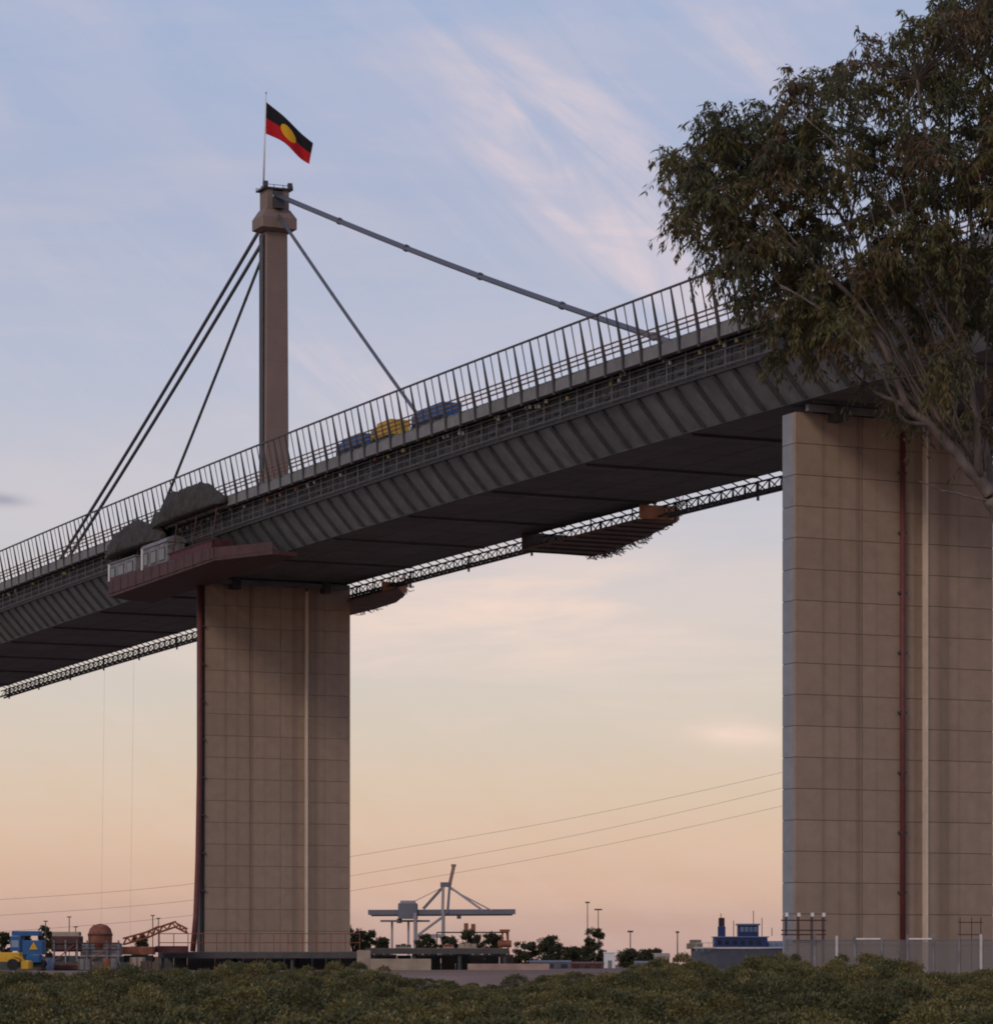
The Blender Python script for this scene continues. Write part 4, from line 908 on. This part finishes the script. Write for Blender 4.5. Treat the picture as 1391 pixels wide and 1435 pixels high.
for x0, x1, y0, d, m_, lb in ((918, 938, 1336, 540, M_TAN, 'low tan shed at the end of the bushes near the boat'), (742, 800, 1346, 520, M_CABIN, 'long pale low shed in front of the dome-shaped tree'), (800, 846, 1348, 500, M_RUST, 'rusty low shed beside the white hut'), (890, 922, 1347, 520, M_CABIN, 'short grey low shed under the single lamp mast')):
    org = px((x0 + x1) / 2, 1352, d); org.z = 2.2; w2 = (x1 - x0) * d / F / 2; h = px(0, y0, d).z - 2.2; t = empty('shed', org); tag(t, lb, 'shed')
    MB().box(-w2, w2, 0, 4, 0, h * .75).build('wall', m_, t); MB().rings([[(-w2 - .1, y, h * .75 + .003), (w2 + .1, y, h * .75 + .003), (w2 + .1, y, h if y == 2 else h * .78), (-w2 - .1, y, h if y == 2 else h * .78)] for y in (-.1, 2, 4.1)]).build('roof', m_, t)
    for k in range(3): xx = -w2 + (k + .5) * 2 * w2 / 3; MB().box(xx - w2 * .16, xx + w2 * .16, -.04, -.002, h * .15, h * .6).build('door', M_DARK, t)

# ------------------------------------------------------------------ boat
def make_boat():
    d = 420; org = px(1050, 1356, d); org.z = 2.2; t = empty('tug_boat', org); tag(t, 'blue and white work boat moored beside the nearer pier', 'boat')
    def bx(name, x0, x1, y0, y1, y_a, y_b, m_, b=.1, par=None):
        a_, c = px(x0, y1, d) - org, px(x1, y0, d) - org; return MB().cbox(a_.x, c.x, y_a, y_b, a_.z, c.z, b).build(name, m_, par or t)
    a_, c = px(970, 1358, d) - org, px(1120, 1329, d) - org
    hull = MB(); rs = []
    for u, w_, top in ((0, .4, 1.06), (.08, 1.6, 1.02), (.25, 2.6, .98), (.6, 2.8, .98), (.9, 2.5, 1.0), (1, 2.2, 1.02)):
        x = a_.x + (c.x - a_.x) * u; rs.append([(x, 3 - w_ * .7, 0), (x, 3 + w_ * .7, 0), (x, 3 + w_, c.z * top), (x, 3 - w_, c.z * top)])
    hull.rings(rs).build('hull', mat('hull_grey', (.13, .145, .18), .6), t)
    M_NAVY = mat('navy_paint', (.03, .055, .17), .6); bx('deckhouse', 1002, 1076, 1314, 1328.8, .8, 5.2, M_NAVY); bx('deckhouse_roof', 1000, 1078, 1312.5, 1313.9, .7, 5.3, M_LBLUE, .03)
    wh = bx('wheelhouse', 1036, 1064, 1297, 1312.3, 1.4, 4.6, M_NAVY); bx('wheelhouse_roof', 1034, 1066, 1294.5, 1296.9, 1.2, 4.8, M_LBLUE, .05)
    for k in range(4): x = 1038 + k * 6.4; a2, c2_ = px(x, 1306, d) - org, px(x + 5, 1299, d) - org; MB().box(a2.x, c2_.x, 1.34, 1.398, a2.z, c2_.z).build('window', M_LBLUE, wh)
    for k in range(6): x = 1006 + k * 11; a2, c2_ = px(x, 1324, d) - org, px(x + 5, 1318, d) - org; MB().box(a2.x, c2_.x, .74, .798, a2.z, c2_.z).build('porthole', M_GLASS, t)
    bx('funnel', 1008, 1018, 1298, 1312.4, 2.2, 3.8, M_NAVY); bx('funnel_cap', 1009, 1017, 1286, 1297.8, 2.4, 3.6, M_REDST)
    for x, y in ((1012, 1280), (1058, 1276), (1070, 1286), (1030, 1290), (1084, 1300)): p, r_ = px(x, 1312, d) - org, px(x, y, d) - org; MB().tube(p + Vector((0, 3, 0)), r_ + Vector((0, 3, 0)), .05, 5).build('antenna', M_RAIL, t)
    for x in range(976, 1118, 9): p = px(x, 1329.5, d) - org; MB().tube((p.x, 1.0, p.z - .3), (p.x, 1.0, p.z + .75), .03, 4).build('rail_post', M_WHITE, t)
    p, r_ = px(976, 1321, d) - org, px(1117, 1321, d) - org; MB().tube((p.x, 1.0, p.z - .05), (r_.x, 1.0, r_.z - .05), .035, 4).build('deck_rail', M_WHITE, t)
    bx('rub_rail', 972, 1119, 1327.5, 1329.3, .05, .16, M_WHITE, .02)
    bx('stern_house', 1077, 1112, 1319, 1328.8, 1.0, 5.0, M_LBLUE)
    bx('winch', 964, 986, 1322, 1330, 2, 4, mat('mustard', (.30, .25, .16), .7)); bx('winch_top', 968, 984, 1317, 1321.8, 2.3, 3.7, MATS['mustard'])
make_boat()

# ------------------------------------------------------------------ fence and scaffold at the foot of the nearer pier
def make_fence():
    d = 262; q = d / F; x0, x1 = 1097, 1470
    org = px(x0, 1352, d); org.z = 2.0; t = empty('mesh_fence', org); tag(t, 'see-through grey mesh fence with pale posts round the foot of the nearer pier', 'fence')
    mm = bpy.data.materials.new('fence_mesh'); mm.use_nodes = True; N, L = mm.node_tree.nodes, mm.node_tree.links
    b = N['Principled BSDF']; b.inputs['Base Color'].default_value = (.20, .19, .19, 1); b.inputs['Roughness'].default_value = .8; b.inputs['Alpha'].default_value = .42
    top = px(0, 1316, d).z - 2.0; i = 0; x = x0
    posts = [1101, 1141, 1172, 1197, 1235, 1271, 1307, 1343, 1374, 1408, 1440, 1470]
    for a_, c in zip(posts[:-1], posts[1:]):
        X0, X1 = px(a_, 0, d).x - org.x, px(c, 0, d).x - org.x
        MB().box(X0 + .1, X1 - .1, -.01, .01, .2, top - .1 + random.uniform(-.1, .1)).build('mesh_panel', mm, t)
        MB().tube((X0, 0, top - .1), (X1, 0, top - .1), .03, 5).build('top_wire', M_SCAF, t)
        if a_ in (1197, 1271): MB().box(X0, X1, -.06, .02, top - .06, top + .06).build('top_rail', M_WHITE, t)
    for a_ in posts: X0 = px(a_, 0, d).x - org.x; MB().box(X0 - .1, X0 + .1, -.1, .1, -.1, top + random.uniform(0, .5)).build('post', M_CABIN if a_ % 2 else mat('post_grey', (.5, .5, .5), .6), t)
    # scaffold
    d = 263.5; org = px(1128, 1340, d); t = empty('scaffold_tower', org); tag(t, 'brown tube scaffold with guard rails against the left foot of the nearer pier', 'scaffold')
    org0 = org.copy(); org0.z = 2.0; t.location = org0
    for x in (1102, 1119, 1138, 1154):
        for y in (0, 1.2): p, r_ = px(x, 1352, d) - org0, px(x, 1284 + (x % 3), d) - org0; MB().tube((p.x, y, 0), (r_.x, y, r_.z), .05, 5).build('standard', M_REDST, t)
        p = px(x, 1283, d) - org0; MB().box(p.x - .12, p.x + .12, -.1, .1, p.z - .1, p.z + .2).build('cap', M_WHITE, t)
    for y in (1290, 1304, 1310): p, r_ = px(1094, y, d) - org0, px(1157, y, d) - org0; MB().tube((p.x, -.06, p.z), (r_.x, -.06, r_.z), .055, 5).build('ledger', M_REDST, t)
    p, r_ = px(1112, 1322, d) - org0, px(1156, 1318, d) - org0; MB().box(p.x, r_.x, .02, 1.3, p.z, r_.z).build('boards', M_DARK, t)
    d = 263.5; org0 = px(1358, 1352, d); org0.z = 2.0; t = empty('guard_frame', org0); tag(t, 'slender brown tube frame at the right foot of the nearer pier', 'frame')
    for x in (1345, 1361, 1374): r_ = px(x, 1286, d) - org0; MB().tube((r_.x, 0, 0), r_, .04, 5).build('standard', M_REDST, t)
    for y in (1293, 1310): p, r_ = px(1342, y, d) - org0, px(1377, y, d) - org0; MB().tube(p, r_, .04, 5).build('ledger', M_REDST, t)
random.seed(3); make_fence()

# ------------------------------------------------------------------ overhead wires far behind the bridge
def wire(pts, d, label):
    org = px(pts[0][0], pts[0][1], d); pp = [px(x, y, d) - org for x, y in pts]; fine = []
    for i in range(len(pp) - 1):
        for k in range(6):
            t = k / 6; p0, p1, p2_, p3 = pp[max(i - 1, 0)], pp[i], pp[i + 1], pp[min(i + 2, len(pp) - 1)]
            fine.append(.5 * ((2 * p1) + (-p0 + p2_) * t + (2 * p0 - 5 * p1 + 4 * p2_ - p3) * t * t + (-p0 + 3 * p1 - 3 * p2_ + p3) * t ** 3))
    fine.append(pp[-1]); o = MB().path(fine, .027, 5).build('power_line', M_RAIL, loc=org); tag(o, label, 'power line', 'power lines behind the bridge')
wire([(-700, 1290), (-300, 1278), (0, 1261), (260, 1240), (490, 1201), (800, 1147), (1090, 1084), (1391, 1010), (1800, 890)], 620, 'highest overhead power line sagging behind the two piers')
wire([(-700, 1308), (-300, 1298), (0, 1283), (260, 1263), (490, 1228), (800, 1172), (1090, 1106), (1391, 1030), (1800, 910)], 622, 'middle overhead power line of three behind the two piers')
wire([(-700, 1330), (-300, 1320), (0, 1306), (260, 1284), (490, 1249), (800, 1194), (1090, 1131), (1391, 1056), (1800, 936)], 624, 'lowest overhead power line sagging behind the two piers')
